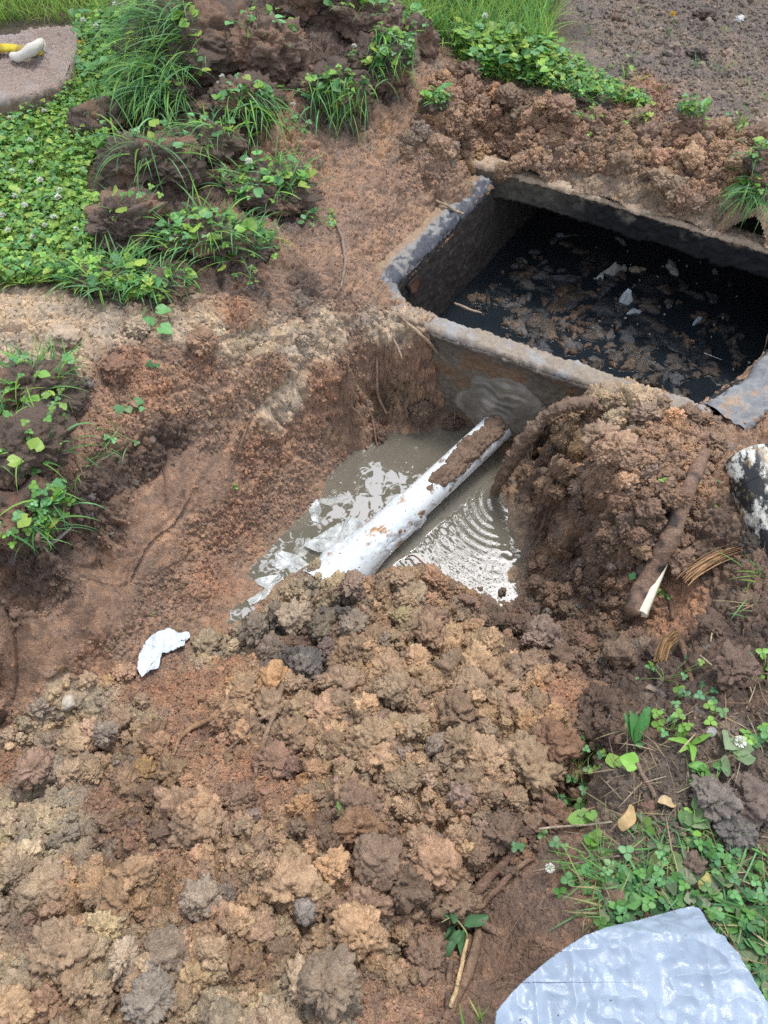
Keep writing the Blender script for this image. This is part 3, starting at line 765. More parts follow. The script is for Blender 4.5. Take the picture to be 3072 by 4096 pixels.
side_ = (v[:, 0]-pa[0])*pd_[1]-(v[:, 1]-pa[1])*pd_[0]
calm = sstep(.02, .12, side_)
v[:, 2] += ripple*(calm)+.00035*fbm(v*np.array([16, 16, 1.]), 2, 50)*calm+.00010*fbm(v*np.array([30, 30, 1.]), 2, 51)
f = gridfaces(len(yy), len(xs)); rel = (v-rim_in[0])@(nn); keep = rel[f].min(1) > .05; f = f[keep]
hv = H(v[:, 0], v[:, 1]); f = f[hv[f].min(1) < WZ+.12]
mb = MB(); mb.add(v, f, (.16, .13, .09)); o = mb.build('muddy_water', M['water']); tag(o, kind='structure')

# ------------------------------------------------------------------ the pipe
A0 = P(512., 414., -.495); B0 = P(345., 569., -.565)
AX = (B0-A0); PL = np.linalg.norm(AX); AX /= PL
A0 = A0-AX*.12; B0 = B0+AX*.08
PR = .056
def pipe_shell(p0, p1, r, n, seg, rfun=None):
    T = (p1-p0); L = np.linalg.norm(T); T = T/L
    a = np.cross(T, [0, 0, 1.]); a /= np.linalg.norm(a); b = np.cross(a, T)
    th = np.linspace(0, 2*np.pi, seg, endpoint=False); s = np.linspace(0, 1, n)
    S, TT = np.meshgrid(s, th, indexing='ij')
    rr = np.full(S.shape, r) if rfun is None else rfun(S, TT)
    v = p0+T*(S*L)[..., None]+(np.cos(TT)[..., None]*a+np.sin(TT)[..., None]*b)*rr[..., None]
    return v.reshape(-1, 3), gridfaces(n, seg, True), S.ravel(), TT.ravel(), a, b, T, L
pipe = thing('drain_pipe', 'white plastic drain pipe running from the tank wall through the muddy water', 'pipe', tuple(B0))
v, f, S, TT, pa_, pb_, pT, pLen = pipe_shell(A0, B0, PR, 160, 64)
mb = MB(); mb.add(v, f); body = child(mb, 'pipe_body', M['pvc'], pipe)
# printed red characters along its crown
try:
    cu = bpy.data.curves.new('print', 'FONT'); cu.body = 'E1 23:42002:02:31'; cu.size = .020
    to = bpy.data.objects.new('print', cu); col.objects.link(to)
    dg = bpy.context.evaluated_depsgraph_get(); me = to.evaluated_get(dg).to_mesh()
    tv = np.empty(len(me.vertices)*3, F32); me.vertices.foreach_get('co', tv); tv = tv.reshape(-1, 3)
    tf = [list(p.vertices) for p in me.polygons]
    tri = np.array([(q[0], q[i], q[i+1]) for q in tf for i in range(1, len(q)-1)])
    to.evaluated_get(dg).to_mesh_clear(); bpy.data.objects.remove(to); bpy.data.curves.remove(cu)
    s0 = .86; ang = math.pi/2+.52
    al = s0*pLen-tv[:, 0]; an = ang-(tv[:, 1]-.01)/PR
    vv = A0+pT*al[:, None]+(np.cos(an)[:, None]*pa_+np.sin(an)[:, None]*pb_)*(PR+.0006)
    mb = MB(); mb.add(vv, tri, (.40, .13, .10)); child(mb, 'printed_code', M['stem'], body, 'small red printed characters')
except Exception as e:
    print('text', e)
# grey mortar swirled round the pipe where it meets the wall
mc = P(515., 404., -.475)
wallp = rim_in[0]+nn*.086
C0 = A0+pT*(np.dot(wallp-A0, nn)/np.dot(pT, nn))
upv = np.array([0, 0, 1.])
rr = np.linspace(.03, .20, 70); th = np.linspace(0, 2*np.pi, 200, endpoint=False)
R_, T_ = np.meshgrid(rr, th, indexing='ij')
cx_ = np.stack([np.cos(T_).ravel(), np.sin(T_).ravel(), 0*T_.ravel()], 1)
edge = (.150+.030*np.sin(T_)+.05*fbm(cx_*1.7, 3, 61).reshape(R_.shape))
k = np.clip((R_-.03)/(edge-.03), 0, 1.4)
out_ = .042*np.clip(1-k, 0, 1)**1.3+.010*np.clip(1-k, 0, 1)**.3
pts = C0+nd*(R_*1.12*np.cos(T_))[..., None]+upv*(R_*np.sin(T_)+.012)[..., None]+nn*out_[..., None]
q = pts.reshape(-1, 3)
ph = R_/.036+.75*np.sin(T_+.6)+2.2*fbm(q*7, 3, 60).reshape(R_.shape)
saw = ph-np.floor(ph)
ridge = (.009*np.where(saw < .8, saw/.8, (1-saw)/.2)-.004)*(.45+.75*np.clip(fbm(q*11, 2, 64).reshape(R_.shape)+.4, 0, 1.2))*sstep(0, .2, k)*sstep(1.02, .85, k)
pts = pts+nn*ridge[..., None]
q = pts.reshape(-1, 3)+nn*(.006*fbm(pts.reshape(-1, 3)*26, 4, 65))[:, None]
q = q-nn*(.035*sstep(.95, 1.15, k.ravel()))[:, None]
cc = np.array([.165, .15, .125])*(1+.25*fbm(q*30, 4, 62)[:, None]); wsh = sstep(.15, .45, fbm(q*9, 3, 63))[:, None]; cc = cc*(1-wsh)+np.array([.27, .245, .21])*wsh
M['mortar'] = mat('grey_mortar', rough=.5, var=.12, vscale=80, bump=.3, bscale=110, bdist=.003, spec=.4)
mb = MB(); mb.add(q, gridfaces(70, 200, True), cc); child(mb, 'pipe_collar', M['mortar'], wall_n, 'grey mortar swirled round the pipe')

# mud caked along the crown of the pipe
def mudr(S, T):
    x = np.stack([S.ravel()*pLen, np.cos(T).ravel()*PR, np.sin(T).ravel()*PR], 1)
    n = fbm(x*18, 4, 70)*.9
    topw = np.cos(T-math.pi/2-.30).ravel()
    Sx = S.ravel()
    m = sstep(.05, .25, Sx)*sstep(.60, .50, Sx)
    wdt = np.interp(Sx, [0, .2, .34, .42, .5, .6], [.72, .66, .60, .74, .86, 1.0])
    h = (topw-wdt)*.9+.36*n
    r = sstep(.0, .16, h)*m
    c = crumbs(x/.03, 71)[0]*.018+crumbs(x/.012, 72)[0]*.009
    return (PR-.004+r*(.004+.7*c+.008*np.clip(h, 0, .5))).reshape(S.shape)
v, f, S, TT, *_ = pipe_shell(A0, B0, PR, 300, 150, mudr)
rad = np.linalg.norm(np.cross(v-A0, pT), axis=1); f = f[(rad[f] > PR-.003).any(1)]
c_ = np.array([.22, .145, .10])*(.8+.4*crumbs(v/.02, 73)[1][:, None])
mb = MB(); mb.add(v, f, c_); o = mb.build('caked_mud', M['soil']); tag(o, 'brown mud caked along the top of the white pipe', None, None, 'stuff')
# second narrow strip of mud on the far flank, down to the plastic
def mudr2(S, T):
    x = np.stack([S.ravel()*pLen, np.cos(T).ravel()*PR, np.sin(T).ravel()*PR], 1)
    n = fbm(x*16, 4, 75); topw = np.cos(T-math.pi/2-1.25).ravel(); Sx = S.ravel()
    m = sstep(.45, .52, Sx)*sstep(.80, .72, Sx)
    r = sstep(.0, .10, (topw-.93)+.22*n)*m
    return (PR-.004+r*(.006+crumbs(x/.022, 76)[0]*.016)).reshape(S.shape)
v, f, S, TT, *_ = pipe_shell(A0, B0, PR, 200, 140, mudr2)
rad = np.linalg.norm(np.cross(v-A0, pT), axis=1); f = f[(rad[f] > PR-.003).any(1)]
mb = MB(); mb.add(v, f, np.array([.24, .155, .10])*(.8+.4*crumbs(v/.02, 73)[1][:, None])); o = mb.build('caked_mud', M['soil']); tag(o, 'thin strip of mud along the far flank of the pipe', None, None, 'stuff')

# ------------------------------------------------------------------ plastic and cloth
def sheet(outline, zf, rings=36, nb=220, fold=.006, ffreq=9, seed=0, two=.0025, fine=0):
    """a crumpled film with the given outline (pixels + height), thick enough to have two faces"""
    ol = np.array(outline, float)
    c = np.vstack([ol, ol[:1]]); d = np.concatenate([[0], np.cumsum(np.hypot(*np.diff(c, axis=0).T))])
    s = np.linspace(0, d[-1], nb, endpoint=False); bx = np.interp(s, d, c[:, 0]); by = np.interp(s, d, c[:, 1])
    rg_ = np.random.default_rng(seed)
    bx = bx+rg_.normal(0, .25, nb); by = by+rg_.normal(0, .25, nb)
    cx, cy = ol[:, 0].mean(), ol[:, 1].mean()
    t = np.linspace(0, 1, rings)[:, None]**.8
    U = cx+(bx-cx)[None]*t; V = cy+(by-cy)[None]*t
    Z = zf(U.ravel(), V.ravel())
    p = P(U.ravel(), V.ravel(), Z)
    q = p*np.array([1, 1, 1.5])
    rid = 1-np.abs(fbm(q*ffreq, 3, seed+1))*2
    rid2 = 1-np.abs(fbm(q*ffreq*2.6, 3, seed+2))*2
    p[:, 2] += fold*(rid-.5)+.45*fold*(rid2-.5)
    if fine: p[:, 2] += fine*(1-np.abs(fbm(q*30, 2, seed+3))*3)+1.5*fine*(1-np.abs(fbm(q*np.array([22, 6, 6]), 2, seed+4))*3)
    f = gridfaces(rings, nb, True)
    lo = p.copy(); lo[:, 2] -= two
    n = len(p); v = np.vstack([p, lo])
    e = (rings-1)*nb+np.arange(nb); e2 = (rings-1)*nb+(np.arange(nb)+1) % nb
    fs = np.concatenate([f, f[:, ::-1]+n, np.stack([e2, e, e+n, e2+n], 1)])
    return v, fs
def zconst(z): return lambda u, v: np.full(len(u), z)
def zsurf(up, k=9):
    """rests on the soil, bridging its hollows"""
    def fn(u, v):
        gx, gy = np.meshgrid(np.linspace(u.min(), u.max(), k), np.linspace(v.min(), v.max(), k))
        z = np.array([max(G(a+da, b+db)[2] for da, db in ((0, 0), (4, 0), (-4, 0), (0, 4), (0, -4))) for a, b in zip(gx.ravel(), gy.ravel())]).reshape(k, k)
        x = (u-u.min())/(np.ptp(u)+1e-9)*(k-1); y = (v-v.min())/(np.ptp(v)+1e-9)*(k-1)
        i = np.clip(x.astype(int), 0, k-2); j = np.clip(y.astype(int), 0, k-2); fx = x-i; fy = y-j
        fx = fx*fx*(3-2*fx); fy = fy*fy*(3-2*fy)
        return (z[j, i]*(1-fx)+z[j, i+1]*fx)*(1-fy)+(z[j+1, i]*(1-fx)+z[j+1, i+1]*fx)*fy+up
    return fn
def put_sheet(name, outline, zf, m, label, cat, colr=(.8, .85, .9), group=None, **k):
    v, f = sheet(outline, zf, **k); mb = MB(); mb.add(v, f, colr)
    return solo(mb, name, m, label, cat, group)
# film wound round the lower end of the pipe, flaring to the mud
def wrapr(S, T):
    x = np.stack([S.ravel()*1.3, np.cos(T).ravel()*.14, np.sin(T).ravel()*.14], 1)
    r = PR+.003+np.interp(S.ravel(), [0, .06, .12, .45, .7, 1], [.004, .006, .003, .008, .020, .026])
    rid = (1-2*np.abs(fbm(x*np.array([7, 16, 16.]), 3, 80)))
    return (r+np.interp(S.ravel(), [0, .3, 1], [.004, .006, .008])*rid*(.55+.45*np.sin(T.ravel()*2+S.ravel()*9))).reshape(S.shape)
W0 = P(412., 508., -.53); sW = np.dot(W0-A0, pT); 
v, f, S, TT, *_ = pipe_shell(A0+pT*sW, B0+pT*.03, PR, 110, 120, wrapr)
# ragged upper edge
v = v+pT*((.035*fbm(np.stack([np.cos(TT)*1.4, np.sin(TT)*1.4, 0*TT], 1), 3, 82)-.012*np.sin(TT*2))*(1-S))[:, None]
mb = MB(); mb.add(v, f); 
solo(mb, 'plastic_wrap', M['wrap'], 'wet white plastic film wrapped round the lower end of the drain pipe', 'plastic film')
put_sheet('plastic_wrap', [(303, 546), (312, 540), (325, 532), (340, 523), (352, 515), (362, 521), (374, 530), (366, 540), (352, 548), (338, 556), (324, 553), (313, 551)],
          lambda u, v: np.interp(u, [300, 330, 372], [WZ+.004, WZ+.022, WZ+.075]), M['softfilm'], 'loose flap of white plastic film spread on the water from the wrapped pipe', 'plastic film', fold=.012, seed=4)
put_sheet('plastic_scrap', [(308, 508), (313, 498), (318, 500), (322, 510), (318, 517), (319, 523), (312, 520)], zconst(WZ+.004), M['softfilm'], 'small white plastic scrap floating against the muddy bank', 'plastic scrap', (.66, .72, .76), fold=.005, seed=5, nb=120, rings=14)
put_sheet('plastic_scrap', [(316, 497), (322, 493), (336, 497), (346, 494), (350, 497), (340, 503), (330, 506), (324, 505), (318, 502)], zconst(WZ+.001), M['sunkfilm'], 'soaked white plastic strip half sunk below the bank edge', 'plastic scrap', (.55, .60, .62), fold=.006, seed=6, nb=120, rings=14)
put_sheet('plastic_scrap', [(272, 566), (276, 556), (282, 551), (297, 555), (310, 565), (314, 571), (304, 576), (294, 574), (284, 572)], zconst(WZ+.002), M['softfilm'], 'square white plastic scrap floating in the narrow end of the water', 'plastic scrap', (.66, .72, .75), fold=.007, seed=7, nb=140, rings=18)
put_sheet('plastic_scrap', [(252, 580), (264, 577), (283, 573), (284, 578), (277, 582), (279, 590), (272, 597), (262, 600), (250, 606), (247, 600), (256, 597), (266, 591), (262, 584)], zconst(WZ+.004), M['softfilm'], 'twisted white plastic ribbon caught at the mud edge of the water', 'plastic scrap', (.68, .75, .80), fold=.008, seed=8, nb=140, rings=14)
put_sheet('plastic_scrap', [(292, 552), (298, 541), (306, 536), (314, 541), (311, 550), (304, 556), (297, 558)], zconst(WZ+.0012), M['sunkfilm'], 'cloudy sunken film patch beside the loose plastic flap', 'plastic scrap', fold=.002, seed=14, nb=120, rings=14)
put_sheet('plastic_scrap', [(304, 586), (312, 574), (318, 577), (330, 566), (338, 562), (345, 552), (350, 553), (344, 564), (330, 576), (318, 586), (310, 592)], zconst(WZ+.0015), M['softfilm'], 'wet film strip along the mud below the loose flap', 'plastic scrap', fold=.003, seed=15, nb=140, rings=14)
put_sheet('cloth_scrap', [(138, 670), (139, 655), (146, 641), (158, 631), (170, 629), (178, 633), (188, 630), (190, 636), (185, 641), (185, 646), (174, 650), (163, 653), (156, 657), (155, 666), (159, 668), (148, 672), (142, 678)], zsurf(.012, 6), M['tissue'],
          'crumpled pale bluish white cloth scrap lying on the muddy trench end', 'cloth scrap', (.60, .68, .76), fold=.014, ffreq=14, seed=9, rings=26)
# big folded plastic sheet
def zbag(u, v):
    z = .025+.045*sstep(908, 935, v)+.015*sstep(690, 620, u)
    return z
put_sheet('plastic_sheet', [(492, 1045), (496, 1012), (512, 992), (541, 966), (562, 950), (584, 936), (610, 927), (640, 920), (668, 912), (690, 907), (698, 909), (706, 922), (716, 934), (724, 936), (736, 952), (750, 976), (764, 1000), (790, 1030), (820, 1075), (700, 1120), (560, 1110), (500, 1080)],
          zbag, M['film'], 'large milky bluish plastic sheet folded flat on the weeds', 'plastic sheet', fold=.008, ffreq=8, seed=10, rings=130, nb=640, fine=.003, two=.006)

# ------------------------------------------------------------------ muddy lid slab with a yellow strap
lid = thing('lid_slab', 'thick mud covered concrete lid slab lying on the clover lawn', 'slab', tuple(P(20., 70., 0.)))
tl = [P(-60., 38., .11), P(0., 34., .11), P(40., 28., .11), P(72., 25., .11), P(78., 32., .10), P(73., 60., .10), P(67., 76., .10), P(59., 84., .09), P(30., 94., .10), P(0., 99., .10), P(-60., 104., .10)]
c = np.array(tl); cen = c.mean(0)
cl = np.vstack([c, c[:1]]); d = np.concatenate([[0], np.cumsum(np.linalg.norm(np.diff(cl, axis=0), axis=1))])
sb = np.linspace(0, d[-1], 300, endpoint=False); B_ = np.stack([np.interp(sb, d, cl[:, k]) for k in range(3)], 1)
rows = [cen+(B_-cen)*t for t in np.linspace(.02, .97, 60)]+[B_+np.array([0, 0, -.008])]+[B_+(B_-cen)*np.array([1, 1, 0])*.03*np.sin(t*3)+np.array([0, 0, -.13*t]) for t in np.linspace(.15, 1, 14)]
v = np.concatenate(rows); f = gridfaces(len(rows), 300, True)
n1 = fbm(v*8, 4, 101)[:, None]
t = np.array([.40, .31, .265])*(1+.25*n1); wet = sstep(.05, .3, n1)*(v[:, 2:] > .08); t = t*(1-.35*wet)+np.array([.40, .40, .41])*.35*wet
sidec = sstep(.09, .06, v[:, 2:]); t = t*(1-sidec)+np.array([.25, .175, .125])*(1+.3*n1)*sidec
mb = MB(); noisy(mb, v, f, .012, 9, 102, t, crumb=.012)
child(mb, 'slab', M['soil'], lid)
strap = thing('strap', 'yellow woven strap with a dirty white end tied over the lid slab', 'strap', tuple(P(20., 52., .11)))
mb = MB(); addtube(mb, [P(-30., 48., .125), P(-5., 48., .135), P(12., 48., .13), P(27., 50., .128), P(41., 53., .122)], [.026, .026, .022, .021, .017], seg=14, amp=.004, freq=30, flat=.55, c=(.62, .50, .055))
v0 = np.concatenate(mb.v); mk = sstep(.0, .25, fbm(v0*16, 3, 110)+.2-3*(v0[:, 2]-.125))[:, None]; mb.c = [mb.c[0]*(1-.6*mk[:len(mb.c[0])])+np.array([.20, .13, .08])*.6*mk[:len(mb.c[0])]]
child(mb, 'band', M['cloth'], strap)
mb = MB(); addtube(mb, [P(13., 55., .122), P(19., 57., .13), P(25., 54., .145), P(31., 50., .155), P(37., 46., .15), P(41., 42., .14), P(44., 46., .128), P(43., 51., .115)], [.016, .024, .024, .030, .026, .013, .010, .008], seg=14, amp=.006, freq=26, flat=.75, c=(.62, .60, .54))
child(mb, 'knotted_end', M['cloth'], strap, 'dirty white knotted end')

# ------------------------------------------------------------------ stained pipe lying at the right
def stain(nt, src, pos):
    s = blotch((.30, .22, .10), 16, .50, .56, 8, (1, 1, 1), .6, 3)(nt, src, pos)
    return blotch((.018, .019, .022), 13, .43, .50, 9, (1.6, .7, 1), .74, 11)(nt, s, pos)
M['stained'] = mat('stained_pvc', base=(.66, .66, .60), attr=False, rough=.38, var=.08, vscale=50, spec=.5, extra=stain, bump=.25, bscale=80, bdist=.002)
q0 = G(752, 470)[2]
s0, s1 = P(757., 472., -.10), P(806., 584., -.14)
Tn = (s1-s0)/np.linalg.norm(s1-s0)
def ssr(S, T): return .083*np.sqrt(np.clip(1-np.clip(1-S/.055, 0, 1)**3.2, 0.0, 1))
v, f, S, TT, *_ = pipe_shell(s0-Tn*.06, s1+Tn*.35, .08, 120, 64, ssr)
old = thing('stained_pipe', 'short white pipe stained black with a rounded end lying on the mud', 'pipe', tuple(s0))
mb = MB(); mb.add(v, f); ob = child(mb, 'pipe_body', M['stained'], old)
v, f, S, TT, *_ = pipe_shell(s0+Tn*.045, s0+Tn*.053, .0845, 4, 64); mb = MB(); mb.add(v, f); child(mb, 'rim_band', M['stained'], ob)
# ------------------------------------------------------------------ loose crumbs and clods
def lump(sub, seed, squash=.75, amp=.22, cr=.16, freq=1.2, size=0):
    v, f = ICO[sub]
    q = v+.35*np.stack([fbm(v*1.3+seed, 2, seed+4), fbm(v*1.3+seed, 2, seed+5), fbm(v*1.3+seed, 2, seed+6)], 1)
    n = fbm(q*freq+seed*7.7, 4, seed, .6)
    w = q+.10*np.stack([fbm(v*4, 2, seed+7), fbm(v*4, 2, seed+8), fbm(v*4, 2, seed+9)], 1)
    c, _ = crumbs(w/.62+seed*3.3, seed+1)
    c2, _ = crumbs(w/.27+seed*1.3, seed+2)
    c3, _ = crumbs(w/.13+seed*2.3, seed+3)
    r = .92+amp*2.3*n+cr*1.3*(c-.45)+cr*.9*(c2-.42)+cr*.45*(c3-.42)
    if size:
        x = w*size+seed*.37
        r = r+(.010*(crumbs(x/.021, seed+11)[0]-.42)+.0055*(crumbs(x/.0105, seed+12)[0]-.42)+.002*fbm(x*190, 2, seed+13))/size
    return (v*np.maximum(r, .35)[:, None]*np.array([1, 1, squash])).astype(F32), f
tm = [lump(1, s, .8, .36, .22) for s in range(6)]
tm0 = [(ICO[0][0]*(1+.35*np.random.default_rng(s).uniform(-1, 1, (12, 1)))*np.array([1, 1, .8]), ICO[0][1]) for s in range(6)]
lm = RG[:, 5]
big_t = [lump(4, s+20, .85, .27, .13, size=.042) for s in range(14)]
mid_t = [lump(3, s+40, .85, .28, .15, size=.026) for s in range(14)]
def pile(mb, n, poly, lo, hi, tm_, sink=.1, pw=1.6, cond=None):
    i = pick(n, poly, lambda c: np.clip(RG[c, 3]-.35, .0, 1)+1e-6)
    i = i[(SV[i, 2] > WZ+.02) & (RG[i, 3] > .42)]; m = len(i)
    s = lo+(hi-lo)*rng.random(m)**pw; R = rots(m); k = rng.integers(0, len(tm_), m)
    t = SV[i]+nrm[i]*(s*sink)[:, None]
    cc = tint[i]*rng.uniform(.88, 1.12, (m, 1))*(1+rng.normal(0, .022, (m, 3)))
    for q in range(len(tm_)):
        w = k == q
        if not w.any(): continue
        tv, tf = tm_[q]; var = (.78+.44*crumbs(tv/.33+q, q+70)[1])[None, :, None]
        c3 = (cc[w][:, None]*var).reshape(-1, 3)
        scatter(mb, tv, tf, R[w], s[w], t[w], np.clip(c3, .01, .8))
mb = MB()
pile(mb, 420, HEAP, .024, .062, big_t); pile(mb, 2600, HEAP, .009, .024, mid_t)
pile(mb, 60, MOUND, .02, .045, big_t, 0); pile(mb, 700, MOUND, .008, .020, mid_t)
pile(mb, 150, SPOIL, .024, .055, big_t); pile(mb, 1300, SPOIL, .009, .022, mid_t)
pv = np.concatenate(mb.v); pcol = np.concatenate(mb.c)
a_, b_, c_ = proj(pv); off = len(SV)
SV = np.vstack([SV, pv]); wu = np.append(wu, a_); wv = np.append(wv, b_); wd = np.append(wd, c_); tint = np.vstack([tint, pcol]); nrm = np.vstack([nrm, np.tile(np.array([[0, 0, 1]], F32), (len(pv), 1))])
px_ = np.round(a_+MG).astype(int); py_ = np.round(b_+MG).astype(int); w_ = np.nonzero((px_ >= 0) & (px_ < BW) & (py_ >= 0) & (py_ < BH) & (c_ > .1))[0]
w_ = w_[np.argsort(-c_[w_], kind='stable')]
old_ = SURF[py_[w_], px_[w_]]; near_ = (old_ < 0) | (c_[w_] < wd[old_]); w_ = w_[near_]
SURF[py_[w_], px_[w_]] = w_+off
o = mb.build('crumbled_soil', M['soil']); tag(o, 'crumbly clods of dug soil piled over the heaps', None, None, 'stuff')
mb = MB()
def loose(n, poly, lo, hi, tmpl, shade=(.8, 1.25), up=.3, pw=2.2):
    i = pick(n, poly, lambda c: np.clip(lm[c]-.25, .01, 1))
    s = lo+(hi-lo)*rng.random(n)**pw
    b = rng.uniform(*shade, (n, 1))
    cc = tint[i]*b*(1+rng.normal(0, .05, (n, 3)))
    t = SV[i]+nrm[i]*(s*up)[:, None]
    ok = SV[i][:, 2] > WZ+.004
    R = rots(n)
    k = rng.integers(0, len(tmpl), n)
    for q in range(len(tmpl)):
        m = (k == q) & ok
        scatter(mb, tmpl[q][0], tmpl[q][1], R[m], s[m], t[m], np.clip(cc[m], .01, .8))
ALL = [(-60, -40), (830, -40), (830, 1070), (-60, 1070)]
loose(int(46000*Q), ALL, .0018, .0045, tm0, up=.05)
loose(int(34000*Q), HEAP, .0022, .0055, tm, up=.1)
loose(int(8000*Q), MOUND, .0025, .006, tm, up=.05)
loose(int(11000*Q), SPOIL, .003, .0075, tm, up=.1)
loose(int(5000*Q), [(0, 290), (400, 300), (430, 430), (250, 560), (0, 720)], .003, .007, tm)
loose(500, HEAP, .008, .017, tm, up=.2, pw=3)
loose(300, SPOIL, .008, .016, tm, up=.2, pw=3)
loose(3500, [(560, -20), (800, -20), (800, 130), (640, 120)], .003, .012, tm, shade=(.8, 1.5), pw=3)
loose(1500, [(600, 720), (800, 700), (800, 1000), (620, 950)], .002, .006, tm, shade=(.7, 1.5))
loose(260, [(560, -20), (800, -20), (800, 120), (640, 120)], .008, .026, tm, shade=(.7, 1.5), up=.15, pw=3)
o = mb.build('loose_crumbs', M['soil'], smooth=False); tag(o, 'loose crumbs of soil strewn over the heaps and trench sides', None, None, 'stuff')

def clod(u, v, r, label, c=None, seed=0, squash=.75, group=None, name='clod', sink=.5, m='clod', sub=4, amp=.24, cr=.2, cat='soil clod', yaw=0, stretch=1, up=0):
    i = Gi(u, v)
    tv, tf = lump(sub, seed+50, squash, amp, cr, size=r if cr > .09 else 0)
    tv = tv*np.array([stretch, 1, 1])
    ca, sa = math.cos(yaw), math.sin(yaw); tv = tv@np.array([[ca, sa, 0], [-sa, ca, 0], [0, 0, 1]])
    p = SV[i]+np.array([0, 0, r*squash*(1-sink)*.7+up])
    base_c = np.array(c) if c is not None else tint[i]
    n = fbm(tv*2.2+seed, 3, seed)[:, None]; cc = (base_c*.7+.3*tint[i])*(1+.28*n)*(.8+.4*crumbs(tv*r/.021+seed, seed)[1][:, None])
    mb = MB(); mb.add(tv*r+p, tf, np.clip(cc, .01, .85))
    return solo(mb, name, M[m], label, cat, group)
OC = (.36, .235, .12); TN = (.35, .245, .16); GR = (.26, .235, .205); DK = (.115, .08, .062); RD = (.27, .15, .10); PL = (.42, .35, .27)
clod(380, 862, .062, 'big flat faced brown clod with a smooth scraped side near the middle of the heap', (.27, .185, .125), 1, .8, sink=.35, amp=.16, cr=.10)
clod(143, 774, .040, 'ochre orange clod standing out on the grey brown heap', (.40, .245, .105), 2, .8)
clod(67, 704, .026, 'pale grey rounded stone beside the trench groove', (.43, .41, .37), 3, .85, name='stone', m='stone', cat='stone', cr=.05, amp=.14, sub=3)
clod(40, 708, .024, 'dull grey brown clod next to the pale stone', (.25, .225, .20), 4, .8)
clod(32, 770, .05, 'reddish clod at the edge of the wet clay patch', RD, 5, .6)
clod(165, 835, .036, 'dark chocolate brown clod below the ochre clod', (.17, .115, .085), 6)
clod(290, 770, .026, 'small purple brown round clod beside the long root', (.21, .135, .115), 7, .85)
clod(530, 770, .075, 'large overhanging tan clod on the crest of the heap', (.34, .245, .155), 8, .7, amp=.24)
clod(555, 745, .06, 'rust red clod at the dark edge of the heap', (.29, .15, .09), 9, .7, amp=.24)
clod(475, 690, .05, 'tan clod on the upper heap below the rippled water', TN, 10, .7)
clod(395, 690, .055, 'light brown lumpy clod below the wrapped pipe', (.36, .27, .17), 11, .75, amp=.26)
clod(240, 800, .038, 'brown clod beside the lower tip of the long root', (.28, .18, .12), 12)
clod(105, 735, .034, 'greyish clod above the ochre clod', GR, 13, .75)
clod(60, 955, .062, 'large tan clod low on the near corner of the heap', (.37, .28, .18), 14, .75, amp=.25)
clod(330, 985, .055, 'brown clod with a hollow beside it near the lower edge', (.29, .205, .14), 15, .8)
clod(205, 900, .042, 'pale clay clod in the middle of the near heap', (.36, .32, .25), 16, .7)
clod(402, 618, .030, 'yellowish clod touching the plastic wrap', (.42, .34, .18), 17, .8)
clod(346, 612, .015, 'blackish clod against the plastic wrap end', (.10, .092, .085), 18, .85)
clod(152, 1000, .045, 'grey clay clod at the near edge', (.32, .29, .25), 19, .7)
clod(305, 912, .024, 'slate grey clay clod with a smooth top', (.20, .205, .205), 20, .8, cr=.05)
clod(500, 838, .045, 'dark red brown clod under the heap crest', (.19, .115, .08), 21)
clod(455, 905, .055, 'brown clod above the leafy seedling', (.28, .19, .125), 22, .75)
clod(425, 960, .05, 'soft brown clod beside the bare roots', (.25, .165, .115), 23, .75)
clod(545, 596, .03, 'muddy clod jutting beside the rippled water', (.20, .135, .095), 24, .85)
clod(502, 594, .014, 'round wet clod sitting in the shallow rippled water', (.17, .12, .085), 25, .9, sub=3, up=.008)
clod(480, 590, .012, 'little clod at the edge of the rippled water', (.18, .125, .09), 26, .9, sub=3)
clod(620, 655, .045, 'squarish brown clod below the broken root', (.24, .165, .115), 27, .85, cr=.08)
clod(655, 655, .03, 'dark clod at the foot of the broken root', DK, 28)
clod(600, 440, .05, 'tan clod on the mound beside the tank rim', TN, 29, .75, amp=.25)
clod(645, 415, .042, 'pinkish brown clod on the tank rim', (.34, .235, .165), 30, .8)
clod(690, 418, .038, 'brown clod at the grey ledge of the tank', (.28, .19, .13), 31, .8)
clod(715, 445, .034, 'clod wedged between the ledge and the stained pipe', (.30, .21, .145), 32)
clod(420, 418, .045, 'mud lump hanging over the water below the tank corner', (.20, .135, .095), 33, 1.25, amp=.22, sink=.6)
clod(452, 425, .035, 'wet dark mud lump beside the pipe at the tank wall', (.15, .105, .078), 34, .7)
clod(380, 438, .030, 'pointed tongue of mud reaching into the water', (.19, .125, .09), 35, 1.0, stretch=.8, amp=.3)
clod(118, 372, .05, 'reddish clod on the edge of the trench bank', (.30, .165, .105), 36, .7)
clod(88, 386, .022, 'slate blue clay clod on the trench bank', (.16, .165, .175), 37, .75, cr=.05)
clod(205, 345, .05, 'red brown clod under the beige bank', (.27, .15, .095), 38, .7)
clod(65, 338, .05, 'pale beige wet clay clod on the bank', (.48, .38, .28), 39, .6, cr=.08)
clod(140, 330, .045, 'pale brown clod at the turf edge of the bank', (.43, .33, .23), 40, .6)
clod(300, 338, .04, 'beige clod above the trench wall', (.40, .30, .21), 41, .65)
clod(510, 100, .06, 'brown clod on the loose bank behind the tank', (.27, .18, .125), 42, .7, amp=.26)
clod(470, 75, .05, 'rough brown clod at the grass edge behind the tank', (.25, .165, .12), 43, .9, amp=.28)
clod(560, 110, .06, 'loose red brown clod heap behind the slab', (.27, .165, .11), 44, .6, amp=.28)
clod(640, 95, .05, 'red brown crumbly clod spilled on the bare grey soil', (.29, .165, .105), 45, .5, amp=.3, cr=.3)
clod(660, 180, .05, 'tan clod on the slab edge soil', (.33, .235, .16), 46, .65)
